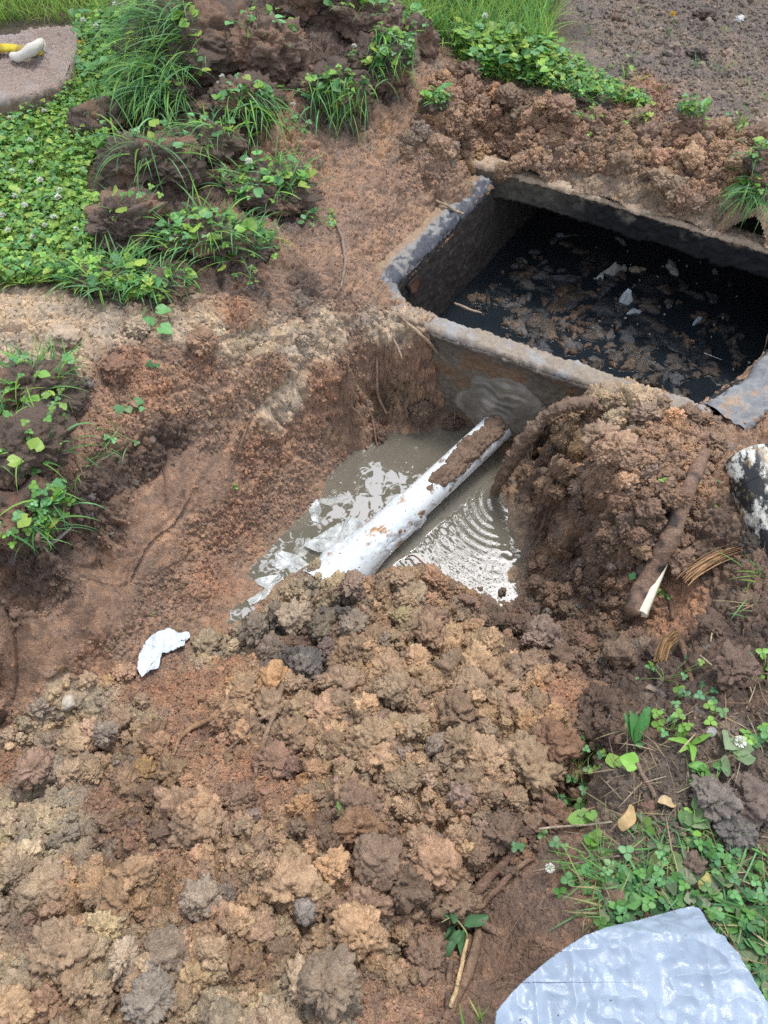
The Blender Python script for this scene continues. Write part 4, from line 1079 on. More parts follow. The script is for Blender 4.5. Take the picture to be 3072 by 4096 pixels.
clod(745, 165, .06, 'ochre brown clod on the far bank', (.32, .215, .13), 47, .6, amp=.26)
clod(617, 20, .022, 'small rust coloured clod on the bare grey soil', (.20, .11, .075), 48, .8, sub=3)
clod(700, 54, .045, 'dark damp lump in the bare grey soil', (.13, .10, .085), 49, .55, amp=.28)
clod(667, 55, .022, 'grey stone half set in the bare soil', (.24, .21, .185), 50, .7, name='stone', m='stone', cat='stone', sub=3, cr=.05)
clod(705, 18, .05, 'dark uprooted grass clump on the bare soil', (.15, .10, .075), 51, .6, amp=.3)
clod(738, 20, .026, 'white crumpled litter lying on the bare soil', (.72, .72, .70), 52, .5, name='litter_scrap', m='tissue', cat='litter', sub=3, amp=.35, cr=.1)
clod(35, 243, .024, 'small brown clod buried in the clover', (.19, .12, .085), 53, .7, sub=3)
clod(712, 800, .045, 'grey crusted clod among the trampled weeds', (.27, .235, .205), 54, .7)
clod(748, 800, .05, 'pinkish grey clod among the trampled weeds', (.25, .185, .155), 55, .6)
clod(647, 812, .022, 'reddish clod by the dry leaf', (.27, .15, .105), 56, .75, sub=3)
clod(616, 900, .026, 'brown clod lying in flattened grass by the plastic sheet', (.22, .145, .105), 57, .6, sub=3)
clod(690, 865, .026, 'round brown clod between flattened weeds', (.22, .15, .115), 58, .8, sub=3)
clod(735, 830, .05, 'ashy grey lump in the trampled weeds', (.21, .195, .185), 59, .55, amp=.25)
clod(712, 731, .012, 'small flat blue grey stone chip on the dark soil', (.26, .27, .285), 60, .45, name='stone', m='stone', cat='stone', sub=2, cr=.02)
clod(752, 545, .04, 'wet black muck at the foot of the stained pipe', (.04, .038, .036), 61, .6)
clod(715, 632, .05, 'dark clod on the trampled side of the trench', (.16, .108, .082), 62, .7)
clod(735, 670, .05, 'brown clod at the bare edge above the weeds', (.18, .12, .09), 63, .65)
k = 100
rr_ = np.random.default_rng(3)
for poly, n, lo, hi, lab, grp in ((HEAP, 60, .016, .042, 'crumbly brown clod of dug soil lying on the heap in front of the pipe', 'clods scattered on the soil heap'),
                              (MOUND, 26, .014, .034, 'crumbly dark clod lying on the muddy mound by the root', 'clods scattered on the muddy mound'),
                              (SPOIL, 30, .018, .042, 'crumbly red brown clod lying on the loose bank behind the tank', 'clods scattered on the loose bank')):
    for i in pick(n, [(max(-20, min(790, a)), max(-10, min(1034, b))) for a, b in poly]):
        if SV[i, 2] < WZ+.02: continue
        clod(bu[i]+(wu[i]-bu[i]), wv[i], lo+(hi-lo)*rr_.random()**1.7, lab, None, k, rr_.uniform(.6, .85), grp, sink=.62, sub=4, amp=.26, cr=.26, yaw=rr_.uniform(0, 6), stretch=rr_.uniform(.8, 1.3)); k += 1
# ------------------------------------------------------------------ roots and sticks
BR = np.array([.17, .105, .07]); PALE = np.array([.36, .25, .165]); GY = np.array([.30, .26, .22]); MUD = np.array([.25, .165, .11]); ORG = np.array([.50, .28, .075])
def rootcol(v, c, seed, mud=.3):
    n = sstep(.0, .3, fbm(v*18, 3, seed)+mud-.3)[:, None]
    return (np.array(c)*(1-n)+MUD*n)*(1+.5*fbm(v*70, 3, seed+1)[:, None])
def root(px, rad, label, c=BR, name='root', cat='root', group=None, up=None, seed=0, amp=None, mud=.2, seg=8, fork=(), wob=.004, pts=None, m='root'):
    rad = np.atleast_1d(rad)
    p = np.array(pts) if pts is not None else line(px, rad.max()*.5 if up is None else up)
    mb = MB()
    def one(p, rad, sd):
        v, f, tf = tube(p, rad, seg=seg, amp=rad.max()*.35 if amp is None else amp, seed=sd, freq=40, step=.006, wob=wob)
        b = mb.n; mb.add(v, f, np.clip(rootcol(v, c, sd, mud), .01, .9)); mb.t.append(tf+b)
    one(p, rad, seed)
    for j, (q, r) in enumerate(fork): one(line(q, max(r)*.5), np.atleast_1d(r), seed+9+j)
    return solo(mb, name, M[m], label, cat, group)
# the thick broken root on the mound
R0 = thing('broken_root', 'thick brown broken root with a white torn end lying on the muddy mound', 'root', tuple(G(672, 533)))
pp = line([(704, 452), (697, 468), (688, 490), (683, 503), (675, 526), (669, 540), (658, 561), (648, 580), (640, 595), (632, 612)], .019)
v, f, tf = tube(pp, [.017, .020, .019, .023, .021, .027, .024, .026, .028, .024], seg=22, amp=.005, freq=34, seed=3, step=.004)
cc = np.array([.19, .115, .078])*(1+.35*fbm(v*55, 3, 4)[:, None]); dk = sstep(.1, .3, fbm(v*16, 3, 5))[:, None]; cc = cc*(1-dk)+np.array([.055, .042, .036])*dk
lw = sstep(.45, .9, np.linspace(0, 1, len(v)))[:, None]; md = sstep(.0, .3, fbm(v*20, 3, 6)+.35*lw[:, 0]-.05)[:, None]; cc = cc*(1-md)+np.array([.235, .15, .105])*md
mb = MB(); mb.add(v, f, np.clip(cc, .01, .9)); mb.t.append(tf); child(mb, 'bark', M['root'], R0)
iq = np.linspace(.50, 1.0, 3)*(len(pp)-1); q0, q1, q2 = [pp[int(i)]+np.array([a, b, c]) for i, (a, b, c) in zip(iq, [(.012, 0, .020), (.020, -.004, .012), (.022, -.012, .006)])]
tpath = catmull([q0, q1, q2], 40); T_, A_, B_ = frames(tpath)
s = np.linspace(0, 1, 40); hw = np.interp(s, [0, .3, 1], [.001, .009, .016]); ht = np.interp(s, [0, 1], [.003, .016])
sec = [(-1, 0), (-.6, .7), (-.2, 1), (.2, 1.05), (.6, .8), (1, 0), (0, -.6)]
v = np.concatenate([[tpath[i]+A_[i]*a*hw[i]+np.array([0, 0, 1])*b*ht[i] for a, b in sec] for i in range(40)])
v += .0012*np.sin(np.tile(np.arange(7)*2.1, 40))[:, None]*np.array([0, 0, 1.])
mb = MB(); mb.add(v, gridfaces(40, 7, True), np.array([.78, .74, .60])*(1+.12*fbm(v*30, 2, 8)[:, None])); 
mb.add(v[-7:], [(0, 1, 2), (0, 2, 3), (0, 3, 4), (0, 4, 5), (0, 5, 6)], (.80, .76, .60))
child(mb, 'torn_wood', M['wood'], R0, 'white torn sapwood')
mb = MB()
for k in range(7):
    a = G(642-k, 612)+np.array([0, 0, .012]); addtube(mb, [a, a+np.array([-.006-.006*k*rng.random(), .012+.01*rng.random(), .012]), a+np.array([-.018+.006*rng.normal(), .045*rng.random()+.01, .02*rng.random()])], [.0018, .0012, .0005], seg=5, c=ORG)
child(mb, 'splinter', M['wood'], R0, 'orange splinters at the broken end')
# mud coated root arching down into the water
pr = [P(596., 402., -.16), P(578., 403., -.155), P(562., 408., -.165), P(547., 417., -.20), P(533., 430., -.27), P(522., 444., -.33), P(513., 458., -.40), P(505., 472., -.47), P(498., 485., -.55), P(493., 494., -.64)]
v, f, tf = tube(pr, [.020, .019, .017, .018, .021, .025, .026, .024, .020, .014], seg=28, step=.003)
n = normals(v, f); d = .020*fbm(v*20, 4, 11)+.008*(crumbs(v/.022, 12)[0]-.35)+.006*(crumbs(v/.011, 13)[0]-.35)
mb = MB(); mb.add(v+n*d[:, None], f, np.array([.23, .155, .108])*(.8+.4*crumbs(v/.02, 14)[1][:, None]))
solo(mb, 'muddy_root', M['soil'], 'mud coated root arching from the tank rim down into the water', 'root')
pr2 = [P(545., 470., -.42), P(532., 482., -.50), P(526., 500., -.555), P(524., 508., -.60), P(522., 516., -.65)]
v, f, tf = tube(pr2, [.020, .024, .022, .016, .010], seg=24, step=.003)
n = normals(v, f); d = .016*fbm(v*20, 4, 16)+.008*(crumbs(v/.02, 17)[0]-.35)
mb = MB(); mb.add(v+n*d[:, None], f, np.array([.17, .115, .082])*(.8+.4*crumbs(v/.02, 18)[1][:, None]))
solo(mb, 'muddy_root', M['soil'], 'short dark muddy root stub dipping into the rippled water', 'root')
# splintered roots on the mound
mb = MB()
pp = line([(684, 580), (692, 572), (706, 563), (722, 555), (738, 550), (752, 546)], .02)
for k in range(44):
    j = rng.normal(0, .006, 3); j[2] = abs(j[2])*.8; e = int(rng.integers(len(pp)//2, len(pp)))
    st = int(rng.integers(0, len(pp)//5+1)); addtube(mb, pp[st:max(e, st+4)]+j, [.0014, .0022, .0016, .0006], seg=5, amp=.001, seed=k, c=np.array([.33, .19, .09])*rng.uniform(.4, 1.3))
solo(mb, 'splintered_root', M['wood'], 'orange brown splintered root lying beside the stained pipe', 'root')
mb = MB()
for k in range(12):
    a = G(699, 487)+np.array([0, 0, .012]); L_ = .07+.05*rng.random()
    addtube(mb, [a+rng.normal(0, .004, 3), a+np.array([-.4*L_, .01*rng.normal(), .014+.006*rng.normal()]), a+np.array([-L_, .016*rng.normal()-.004, .012*rng.normal()])], [.002, .0014, .0006], seg=5, seed=k, c=np.array([.50, .31, .10])*rng.uniform(.6, 1.15))
solo(mb, 'root_fibre', M['wood'], 'frayed orange root fibres across the thick broken root', 'root')
mb = MB()
pp = line([(660, 662), (663, 650), (668, 640), (676, 634), (683, 633)], .012)
for k in range(46):
    j = rng.normal(0, .007, 3); j[2] = abs(j[2]); e = int(rng.integers(len(pp)//2, len(pp)))
    addtube(mb, pp[:max(e, 4)]+j, [.0016, .0013, .0005], seg=5, amp=.001, seed=k, c=np.array([.34, .20, .08])*rng.uniform(.3, 1.25))
solo(mb, 'root_stump', M['wood'], 'torn root stump with frayed yellow fibres below the broken root', 'root')
root([(682, 640), (684, 652), (688, 668), (692, 684)], [.009, .007, .005], 'thin muddy root hanging below the frayed stump', seed=20)
root([(644, 706), (636, 718), (626, 730), (619, 742)], [.008, .010, .009], 'dark half buried root leading to the weeds', (.10, .07, .055), seed=21)
root([(668, 594), (671, 606), (672, 618)], [.008, .007, .006], 'smooth buried root stub in the hollow beside the white torn wood', seed=22)
# roots by the seedling
root([(519, 848), (505, 862), (486, 881), (474, 897), (466, 915)], [.005, .009, .011, .011, .010], 'long brown root running down the heap edge above the seedling', (.19, .115, .08), seed=23)
root([(530, 861), (512, 873), (492, 893), (482, 906)], [.006, .007, .006], 'thinner root beside the long brown root', (.20, .125, .085), seed=24)
root([(479, 922), (477, 938), (473, 955), (468, 970), (462, 985), (454, 1003), (446, 1020)], [.007, .009, .010, .010, .010, .009, .009], 'thick smooth brown root below the seedling', (.22, .14, .095), seed=25)
root([(467, 940), (464, 957), (460, 974), (455, 992), (450, 1008)], [.003, .0042, .0045, .004], 'pale peeled stem of the seedling lying across the roots', (.55, .40, .22), seed=26, mud=-.2, up=.022, name='peeled_stem', cat='stem', amp=.0006)
root([(482, 924), (492, 930), (503, 938)], [.009, .009, .007], 'short root stub pointing off the smooth brown root', (.20, .13, .092), seed=27)
root([(452, 960), (450, 978), (448, 1000), (446, 1018)], [.005, .006, .005], 'thin dark root alongside the peeled stem', (.15, .10, .075), seed=28)
# roots across the heap
root([(283, 684), (277, 704), (268, 728), (263, 745), (258, 760), (255, 774)], [.008, .007, .006, .0065, .005, .004], 'long straight brown root lying down the middle of the heap', (.27, .18, .12), seed=29, mud=.0, up=.012)
root([(225, 737), (238, 727), (252, 722), (268, 715)], [.0035, .0045, .004], 'pale forked root joining the long straight root', (.29, .20, .14), seed=30, up=.008)
root([(213, 765), (225, 752), (238, 741), (249, 728)], [.0025, .003, .0025], 'thin grey root below the pale forked root', (.26, .20, .16), seed=31, up=.008)
root([(172, 755), (178, 741), (188, 730), (200, 724), (216, 718), (232, 715)], [.004, .0055, .007, .008, .006], 'curved rusty root on the heap below the cloth scrap', (.30, .18, .10), seed=32, up=.01)
root([(308, 608), (316, 597), (328, 591), (342, 587), (358, 584)], [.0025, .003, .003, .002], 'thin wiry root bridging the mud below the plastic wrap', (.24, .16, .11), seed=33, up=.012)
root([(405, 560), (413, 556), (420, 560), (427, 567), (432, 572)], [.002, .0028, .003], 'small twiggy rootlet at the water edge by the wrap', (.23, .13, .085), seed=34, up=.012)
# hanging roots on the trench wall
root([(398, 314), (410, 326), (424, 338), (437, 352), (448, 364), (456, 375)], [.005, .006, .006, .0055, .004], 'pale mud crusted root slanting down below the tank corner', (.40, .29, .20), seed=35, up=.014)
root([(455, 352), (456, 372), (456, 395), (455, 424)], [.003, .003, .002], 'hair thin root hanging straight down beside the tank wall', seed=36, up=.014)
root([(462, 348), (468, 362), (471, 380), (473, 400), (475, 416)], [.005, .006, .005, .004], 'dark root hanging against the tank wall', (.13, .095, .07), seed=37, up=.016)
root([(444, 342), (452, 352), (460, 358), (464, 372), (466, 390)], [.004, .005, .004], 'dark kinked root under the tank rim', (.14, .10, .075), seed=38, up=.012)
root([(339, 391), (348, 402), (357, 412), (364, 420)], [.003, .003, .002], 'brown rootlet slanting down the trench wall', (.30, .21, .14), seed=39, up=.01)
root([(361, 391), (367, 405), (372, 420), (375, 436), (379, 450)], [.003, .005, .0045, .003], 'brown root reaching down to the mud tongue', (.26, .17, .12), seed=40, up=.012)
root([(377, 355), (377, 375), (378, 393), (382, 404), (386, 413)], [.003, .004, .005, .003], 'pale root hanging on the ochre part of the trench wall', (.36, .26, .18), seed=41, up=.012)
root([(392, 333), (397, 345), (402, 359)], [.003, .0035, .002], 'short pale root tip under the beige bank', (.38, .28, .2), seed=42, up=.012)
root([(334, 220), (340, 232), (343, 242), (345, 256), (344, 270), (341, 288)], [.003, .005, .006, .006, .005, .003], 'grey bowed root lying on the slope beside the tank', (.24, .19, .155), seed=43, mud=-.1, up=.012)
root([(253, 415), (246, 428), (241, 444), (234, 460), (228, 478)], [.003, .0035, .003, .002], 'long thin root pair trailing down the trench wall', (.19, .12, .085), seed=44, up=.008, fork=[([(250, 416), (240, 436), (235, 455)], [.002, .0025, .0015])])
root([(160, 460), (165, 475), (168, 488)], [.0015, .002, .001], 'hair root on the dark bank', seed=45, up=.006)
root([(455, 303), (468, 309), (482, 313)], [.004, .005, .003], 'rootlet lying along the near tank rim', (.34, .25, .18), seed=48, up=.01)
root([(436, 200), (445, 205), (455, 210), (463, 214)], [.004, .0055, .005], 'small crooked root on the bluish tank rim', (.36, .27, .19), seed=46, up=.02)
# dead sticks
root([(27, 549), (40, 545), (54, 542), (62, 536), (71, 528)], [.0055, .006, .006, .0045, .0035], 'bare grey forked stick at the foot of the weedy bank', (.34, .31, .28), name='stick', cat='stick', seed=50, mud=-.5, up=.012, amp=.001, fork=[([(36, 520), (42, 534), (47, 543)], [.002, .003])])
root([(179, 146), (181, 155), (184, 168)], [.006, .007, .005], 'pale broken stick on the dark turned sod', (.46, .38, .29), name='stick', cat='stick', seed=51, mud=-.5, up=.02, amp=.001)
root([(637, 764), (642, 775), (649, 786), (654, 796)], [.004, .005, .004], 'brown twig among the trampled weeds', (.24, .165, .12), name='twig', cat='twig', seed=52, mud=-.3, up=.008, amp=.001)
root([(539, 829), (560, 827), (590, 825), (612, 822)], [.0028, .0025, .002], 'pale straight stalk poking out over the dark trench side', (.40, .33, .25), name='stalk', cat='stalk', seed=53, mud=-.5, up=.02, amp=.0004, wob=.001)
root([(534, 871), (560, 866), (590, 861), (620, 856)], [.0022, .002, .0015], 'thin dark stalk below the pale straight stalk', (.22, .165, .13), name='stalk', cat='stalk', seed=54, mud=-.5, up=.02, amp=.0004, wob=.001)
root([(700, 655), (715, 668), (728, 680)], [.0015, .002, .0012], 'pale straw on the dark soil above the weeds', (.45, .37, .26), name='straw', cat='straw', seed=55, mud=-.5, up=.006, wob=.001)
root([(712, 633), (710, 645)], [.002, .0018], 'short pale straw standing in the dark soil', (.5, .42, .3), name='straw', cat='straw', seed=56, mud=-.5, up=.012, wob=0)
# fine hair roots, uncountable
mb = MB()
def hairs(n, poly, L0, L1, c, r=.0008, down=0.0, upj=.25):
    for i in pick(n, poly):
        p0 = SV[i].astype(float); d = nrm[i]*upj+rng.normal(0, .55, 3)+np.array([0, 0, -down]); d /= np.linalg.norm(d); L = rng.uniform(L0, L1)
        pts = [p0-nrm[i]*.003]
        for k in range(4):
            d = d+rng.normal(0, .3, 3)+np.array([0, 0, -.12]); d /= np.linalg.norm(d); pts.append(pts[-1]+d*L/4)
        addtube(mb, pts, [r, r*.9, r*.5], seg=4, n=10, cap=False, c=np.array(c)*rng.uniform(.6, 1.2))
hairs(110, [(545, 470), (640, 450), (660, 520), (600, 600), (545, 560)], .03, .09, (.20, .13, .09), down=.6)
hairs(50, [(470, 900), (600, 880), (560, 980), (480, 1010)], .05, .13, (.24, .16, .11), upj=.5)
hairs(70, [(330, 290), (420, 320), (430, 420), (360, 430), (250, 420)], .03, .09, (.24, .16, .11), down=.8)
hairs(80, [(60, 420), (200, 420), (150, 520), (60, 560)], .03, .08, (.22, .15, .1), down=.5)
hairs(50, [(640, 540), (760, 540), (760, 690), (640, 690)], .03, .08, (.24, .16, .11))
hairs(60, [(200, 640), (560, 640), (560, 1000), (0, 1000), (0, 760)], .02, .06, (.26, .18, .12))
o = mb.build('hair_roots', M['stem']); tag(o, 'fine hair roots sticking out of the torn soil', None, None, 'stuff')

# ------------------------------------------------------------------ scum in the tank, bubbles on the water
def flake(u, v, r, c, label, group=None, seed=0, name='scum_flake', m='scum', asp=None, h=.010, z=SZ, cat='scum', lift=.004):
    g = np.random.default_rng(seed)
    nb = 40; th = np.linspace(0, 2*np.pi, nb, endpoint=False)
    asp = asp or g.uniform(.45, .9)
    rr = 1+.25*np.sin(th*2+g.uniform(0, 6))+.18*np.sin(th*3+g.uniform(0, 6))+.14*np.sin(th*5+g.uniform(0, 6))+.1*g.normal(0, 1, nb)
    a = g.uniform(0, 3.14)
    rows = []
    for t in (0.03, .25, .45, .65, .82, .95, 1.0):
        x = np.cos(th)*rr*r*t; y = np.sin(th)*rr*r*t*asp
        rows.append(np.stack([x*math.cos(a)-y*math.sin(a), x*math.sin(a)+y*math.cos(a), np.full(nb, lift if t < 1 else -.004)], 1))
    p = np.concatenate(rows)+P(float(u), float(v), z)
    q = p.copy()
    inn = 1-(np.repeat(np.array([0.03, .25, .45, .65, .82, .95, 1.0]), nb))**3
    p[:, 2] += (h*(.55*fbm(q*34+seed, 3, seed)+.4*(1-np.abs(fbm(q*60+seed, 2, seed+1))*2))+.35*h)*inn
    cc = np.array(c)*(1+.5*fbm(q*40, 3, seed+2)[:, None])
    mb = MB(); mb.add(p, gridfaces(7, nb, True), np.clip(cc, .005, .9))
    return solo(mb, name, M[m], label, cat, group)
M['murk'] = soft('murky_film', (.060, .066, .068), .0, .8, 30)
CL = [(555, 278, 34, 16, 26), (525, 268, 26, 14, 14), (575, 300, 34, 16, 26), (545, 325, 30, 14, 20), (600, 325, 34, 18, 24), (640, 350, 36, 22, 30), (690, 370, 26, 18, 22), (510, 305, 26, 14, 14), (520, 335, 20, 10, 14), (565, 345, 24, 10, 16), (700, 320, 26, 22, 14), (735, 345, 12, 16, 8), (610, 285, 24, 16, 10), (650, 305, 22, 16, 8), (480, 300, 16, 12, 8), (660, 385, 24, 8, 12), (600, 358, 18, 8, 10), (560, 250, 26, 10, 8), (720, 290, 30, 16, 6)]
k = 0
for (u0, v0, su, sv_, n) in CL:
    for _ in range(n):
        u = rng.normal(u0, su*.6); v = rng.normal(v0, sv_*.6)
        if u > 762 or v > 400 or v < 228: continue
        w_ = P(u, v, SZ)
        if not inpoly(w_[:1], w_[1:2], [tuple((rim_in[0]+nd*.03)[:2]), tuple((rim_in[1]+nd*.06)[:2]), tuple((rim_in[1]+nd*.06+Lw*1.5)[:2]), tuple((rim_in[1]+nd*2.2+Lw*1.5)[:2]), tuple((near_r+nd*.2)[:2])])[0]: continue
        r = .010+.034*rng.random()**1.8
        c = np.array([(.040, .030, .023), (.032, .028, .025), (.065, .042, .027), (.028, .029, .033), (.055, .05, .045)][int(rng.integers(5))])*rng.uniform(.8, 2.2)
        flake(u, v, r, c, 'wet brown scum flake floating on the dark tank water', 'brown scum flakes floating in the tank', seed=1000+k, h=.008+.25*r); k += 1
for (u, v, r, c, lab) in [(540, 325, .07, (.05, .036, .026), 'long matted scum raft against the near tank wall'), (640, 360, .06, (.045, .036, .03), 'matted scum raft below the wrinkled grey raft'), (595, 335, .06, (.052, .038, .028), 'scum raft spread between the tank middle and the near wall'), (566, 298, .085, (.055, .038, .026), 'broadest brown scum raft floating near the middle of the tank water'), (588, 268, .045, (.04, .032, .026), 'dark scum raft with a ragged top near the tank middle'),
                          (655, 325, .055, (.04, .034, .03), 'brown scum raft close to the near tank rim'), (628, 335, .05, (.06, .062, .068), 'grey wrinkled scum raft near the tank rim'), (712, 372, .045, (.065, .042, .033), 'reddish brown scum raft by the grey ledge')]:
    flake(u, v, r, c, lab, None, 3000+k, h=.016); k += 1
for (u, v, r, c, lab, h) in [(625, 302, .034, (.62, .68, .70), 'white pointed tissue sticking up out of the tank water', .07), (615, 272, .042, (.42, .42, .38), 'large dull white tissue in the middle of the tank', .05),
                          (637, 270, .034, (.34, .28, .2), 'brownish half sunk tissue in the tank', .02), (672, 268, .045, (.36, .38, .36), 'pale spread tissue floating toward the dark end', .022), (600, 278, .022, (.46, .47, .46), 'small whitish tissue beside the large dull one', .03),
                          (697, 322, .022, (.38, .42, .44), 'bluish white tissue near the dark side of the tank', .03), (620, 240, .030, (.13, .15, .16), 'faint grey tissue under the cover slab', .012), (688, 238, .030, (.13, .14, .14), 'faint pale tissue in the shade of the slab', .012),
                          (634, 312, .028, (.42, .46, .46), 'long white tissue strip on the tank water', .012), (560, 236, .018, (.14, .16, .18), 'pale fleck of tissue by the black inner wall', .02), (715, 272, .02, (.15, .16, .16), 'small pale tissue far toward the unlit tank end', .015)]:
    flake(u, v, r, c, lab, None, 3200+k, 'tissue_scrap', 'tissue', asp=.55, h=h, cat='tissue'); k += 1
for (u, v, r) in [(560, 290, .13), (610, 310, .12), (650, 330, .13), (690, 350, .10), (540, 320, .10), (600, 262, .11), (500, 295, .08), (660, 285, .12), (715, 375, .07)]:
    flake(u, v, r, (.055, .062, .066), 'cloudy grey film spread on the tank water', 'cloudy films on the tank water', 3300+k, 'scum_film', 'murk', asp=.6, h=.0006, cat='scum film', lift=.0012); k += 1
for (u, v, lab) in [(534, 315, 0), (541, 325, 0), (617, 329, 0), (565, 310, 0), (693, 342, 0), (515, 280, 0), (598, 290, 0)]:
    flake(u, v, .006, (.40, .17, .05), 'tiny orange food bit floating among the scum', 'orange bits in the scum', 3400+k, 'food_bit', 'stem', h=.006, cat='food bit'); k += 1
for j in range(60):
    u = rng.uniform(470, 750); v = rng.uniform(245, 385)
    if v > 300+(u-409)*.333-6: continue
    flake(u, v, .0022+.003*rng.random(), (.45, .43, .38), 'tiny pale speck floating on the dark tank water', 'pale specks in the tank', 3500+k, 'speck', 'stem', h=.003, cat='speck'); k += 1
root(None, [.0018, .0015], 'white straw floating on the tank water', (.62, .60, .52), name='straw', cat='straw', seed=60, mud=-.9, pts=[P(704., 353., SZ+.012), P(722., 360., SZ+.012)], wob=0, amp=.0002)
root(None, [.0018, .0022, .0018], 'thin rootlet hanging into the tank beside the grey ledge', (.26, .18, .12), seed=61, mud=0, pts=[P(770., 330., -.22), P(763., 352., -.30), P(754., 372., -.40), P(748., 392., -.52)], wob=.003)
# bubbles
def bubble(u, v, r, z=WZ):
    t, f = ICO[2]; m_ = t[:, 2] > -.05
    p = t*np.array([1, 1, .55])*r+P(float(u), float(v), z); mb = MB(); mb.add(p, f, (.5, .5, .45))
    return solo(mb, 'bubble', M['bubble'], 'clear bubble floating on the muddy water', 'bubble', 'bubbles on the muddy water')
mm = bpy.data.materials.new('bubble'); mm.use_nodes = True; b_ = mm.node_tree.nodes['Principled BSDF']; b_.inputs['Base Color'].default_value = (.6, .6, .55, 1); b_.inputs['Roughness'].default_value = .03; b_.inputs['Alpha'].default_value = .22; b_.inputs['IOR'].default_value = 1.7; M['bubble'] = mm
for (u, v, r) in [(334, 492, .012), (367, 491, .009), (341, 483, .005), (363, 502, .004), (416, 448, .008), (379, 495, .005), (355, 484, .003), (364, 475, .004), (350, 505, .004), (390, 470, .003), (400, 440, .003), (372, 482, .004), (395, 462, .003), (345, 470, .003), (500, 555, .004), (488, 500, .004), (476, 512, .003), (512, 480, .004), (530, 492, .004), (470, 478, .003), (480, 552, .003), (385, 484, .0035)]: bubble(u, v, r)
for j in range(26):
    u = rng.uniform(335, 470); v = rng.uniform(430, 520)
    if (v-426)/(470-u+1e-6) > 1.2 or v > 560-(u-300)*.62: continue
    flake(u, v, .0025+.0035*rng.random(), (.50, .47, .40), 'pale fleck of foam floating on the muddy water', 'foam flecks on the muddy water', 3700+k, 'foam_fleck', 'stem', h=.002, z=WZ, cat='foam fleck', lift=.001); k += 1
# ------------------------------------------------------------------ plants
G1 = np.array([.20, .39, .070]); G2 = np.array([.105, .265, .065]); G3 = np.array([.31, .45, .085]); G4 = np.array([.075, .195, .075]); G5 = np.array([.145, .34, .13])
def greens(n, pal=(G1, G2, G3, G5), jit=.16, r=rng):
    c = np.array(pal)[r.integers(0, len(pal), n)]
    return np.clip(c*(1+r.normal(0, jit, (n, 1)))*(1+r.normal(0, .05, (n, 3))), .01, .6)
def blades(mb, pos, L, W, c, lean=.5, droop=.6, yaw=None, K=6, r=rng, down=None):
    n = len(pos)
    if not n: return
    yaw = r.uniform(0, 2*np.pi, n) if yaw is None else yaw
    d = np.stack([np.cos(yaw), np.sin(yaw), np.zeros(n)], 1); sdv = np.stack([-np.sin(yaw), np.cos(yaw), np.zeros(n)], 1)
    tw = r.uniform(-.7, .7, n)
    sdv = sdv*np.cos(tw)[:, None]+np.array([0, 0, 1.])*np.sin(tw)[:, None]
    le = np.clip(r.normal(lean, .22, n), .02, 1.4); dr = np.clip(r.normal(droop, .3, n), 0, 2.2)
    s = np.linspace(0, 1, K+1)
    ang = le[:, None]+dr[:, None]*s[None]                # angle from upright grows along the blade
    dx = np.cumsum(np.sin(ang), 1)/K; dz = np.cumsum(np.cos(ang), 1)/K
    dx -= dx[:, :1]; dz -= dz[:, :1]
    ctr_ = pos[:, None]+L[:, None, None]*(dx[..., None]*d[:, None]+dz[..., None]*np.array([0, 0, 1.]))
    w = W[:, None]*np.clip(1.05-s**2.2, .02, 1)[None]*np.where(s < .1, .7, 1)[None]
    v = np.stack([ctr_-sdv[:, None]*w[..., None]*.5, ctr_+sdv[:, None]*w[..., None]*.5], 2).reshape(-1, 3)
    q = np.arange(K)[None]*2+(np.arange(n)*2*(K+1))[:, None]
    f = np.stack([q, q+1, q+3, q+2], -1).reshape(-1, 4)
    sh = 1+.25*(s-.4)
    cc = (c[:, None, None]*sh[None, :, None, None]*np.ones((1, 1, 2, 1))).reshape(-1, 3) if c.ndim == 2 else c
    cc = np.repeat((c[:, None]*sh[None, :, None]).reshape(-1, 3), 2, 0)
    mb.add(v, f, cc)
def fan(boundary, center, n0=0):
    n = len(boundary); v = np.vstack([boundary, center]); f = np.stack([np.arange(n), (np.arange(n)+1) % n, np.full(n, n)], 1)
    return v, f
def leaflet(L=1, W=.8, notch=.06, K=5):
    """an obovate leaflet along +x with a folded midrib: two strips"""
    s = np.linspace(0, 1, K+1); w = W*.5*np.sin(np.pi*np.clip(s, 0, 1)**.8*.96)**.75; w[0] = .02; w[-1] = .16*W
    mid = np.stack([s*L, 0*s, -.10*s**2-.03], 1); mid[-1, 0] -= notch
    l = np.stack([s*L, w, .07*np.sin(np.pi*s)-.08*s**2], 1); rgt = l*np.array([1, -1, 1])
    v = np.vstack([l, mid, rgt]); k = K+1; i = np.arange(K)
    f = np.vstack([np.stack([i, i+1, i+1+k, i+k], 1), np.stack([i+k, i+k+1, i+1+2*k, i+2*k], 1)])[:, ::-1]
    return v, f
def join(parts):
    vs, fs, n = [], [], 0
    for v, f in parts: vs.append(v); fs.append(f+n); n += len(v)
    return np.vstack(vs), np.vstack(fs)
def rz(a): return np.array([[math.cos(a), -math.sin(a), 0], [math.sin(a), math.cos(a), 0], [0, 0, 1.]])
def ry(a): return np.array([[math.cos(a), 0, math.sin(a)], [0, 1, 0], [-math.sin(a), 0, math.cos(a)]])
def trifoliate():
    v, f = leaflet(1, .95)
    return join([((v+np.array([.05, 0, 0]))@rz(a).T, f) for a in (0, 2.09, 4.19)])
def stemquad(z0=-2.5, w=.05):
    return np.array([[-w, 0, z0], [w, 0, z0], [w, 0, 0], [-w, 0, 0], [0, -w, z0], [0, w, z0], [0, w, 0], [0, -w, 0]]), np.array([[0, 1, 2, 3], [4, 5, 6, 7]])
TRI = join([trifoliate(), stemquad()])
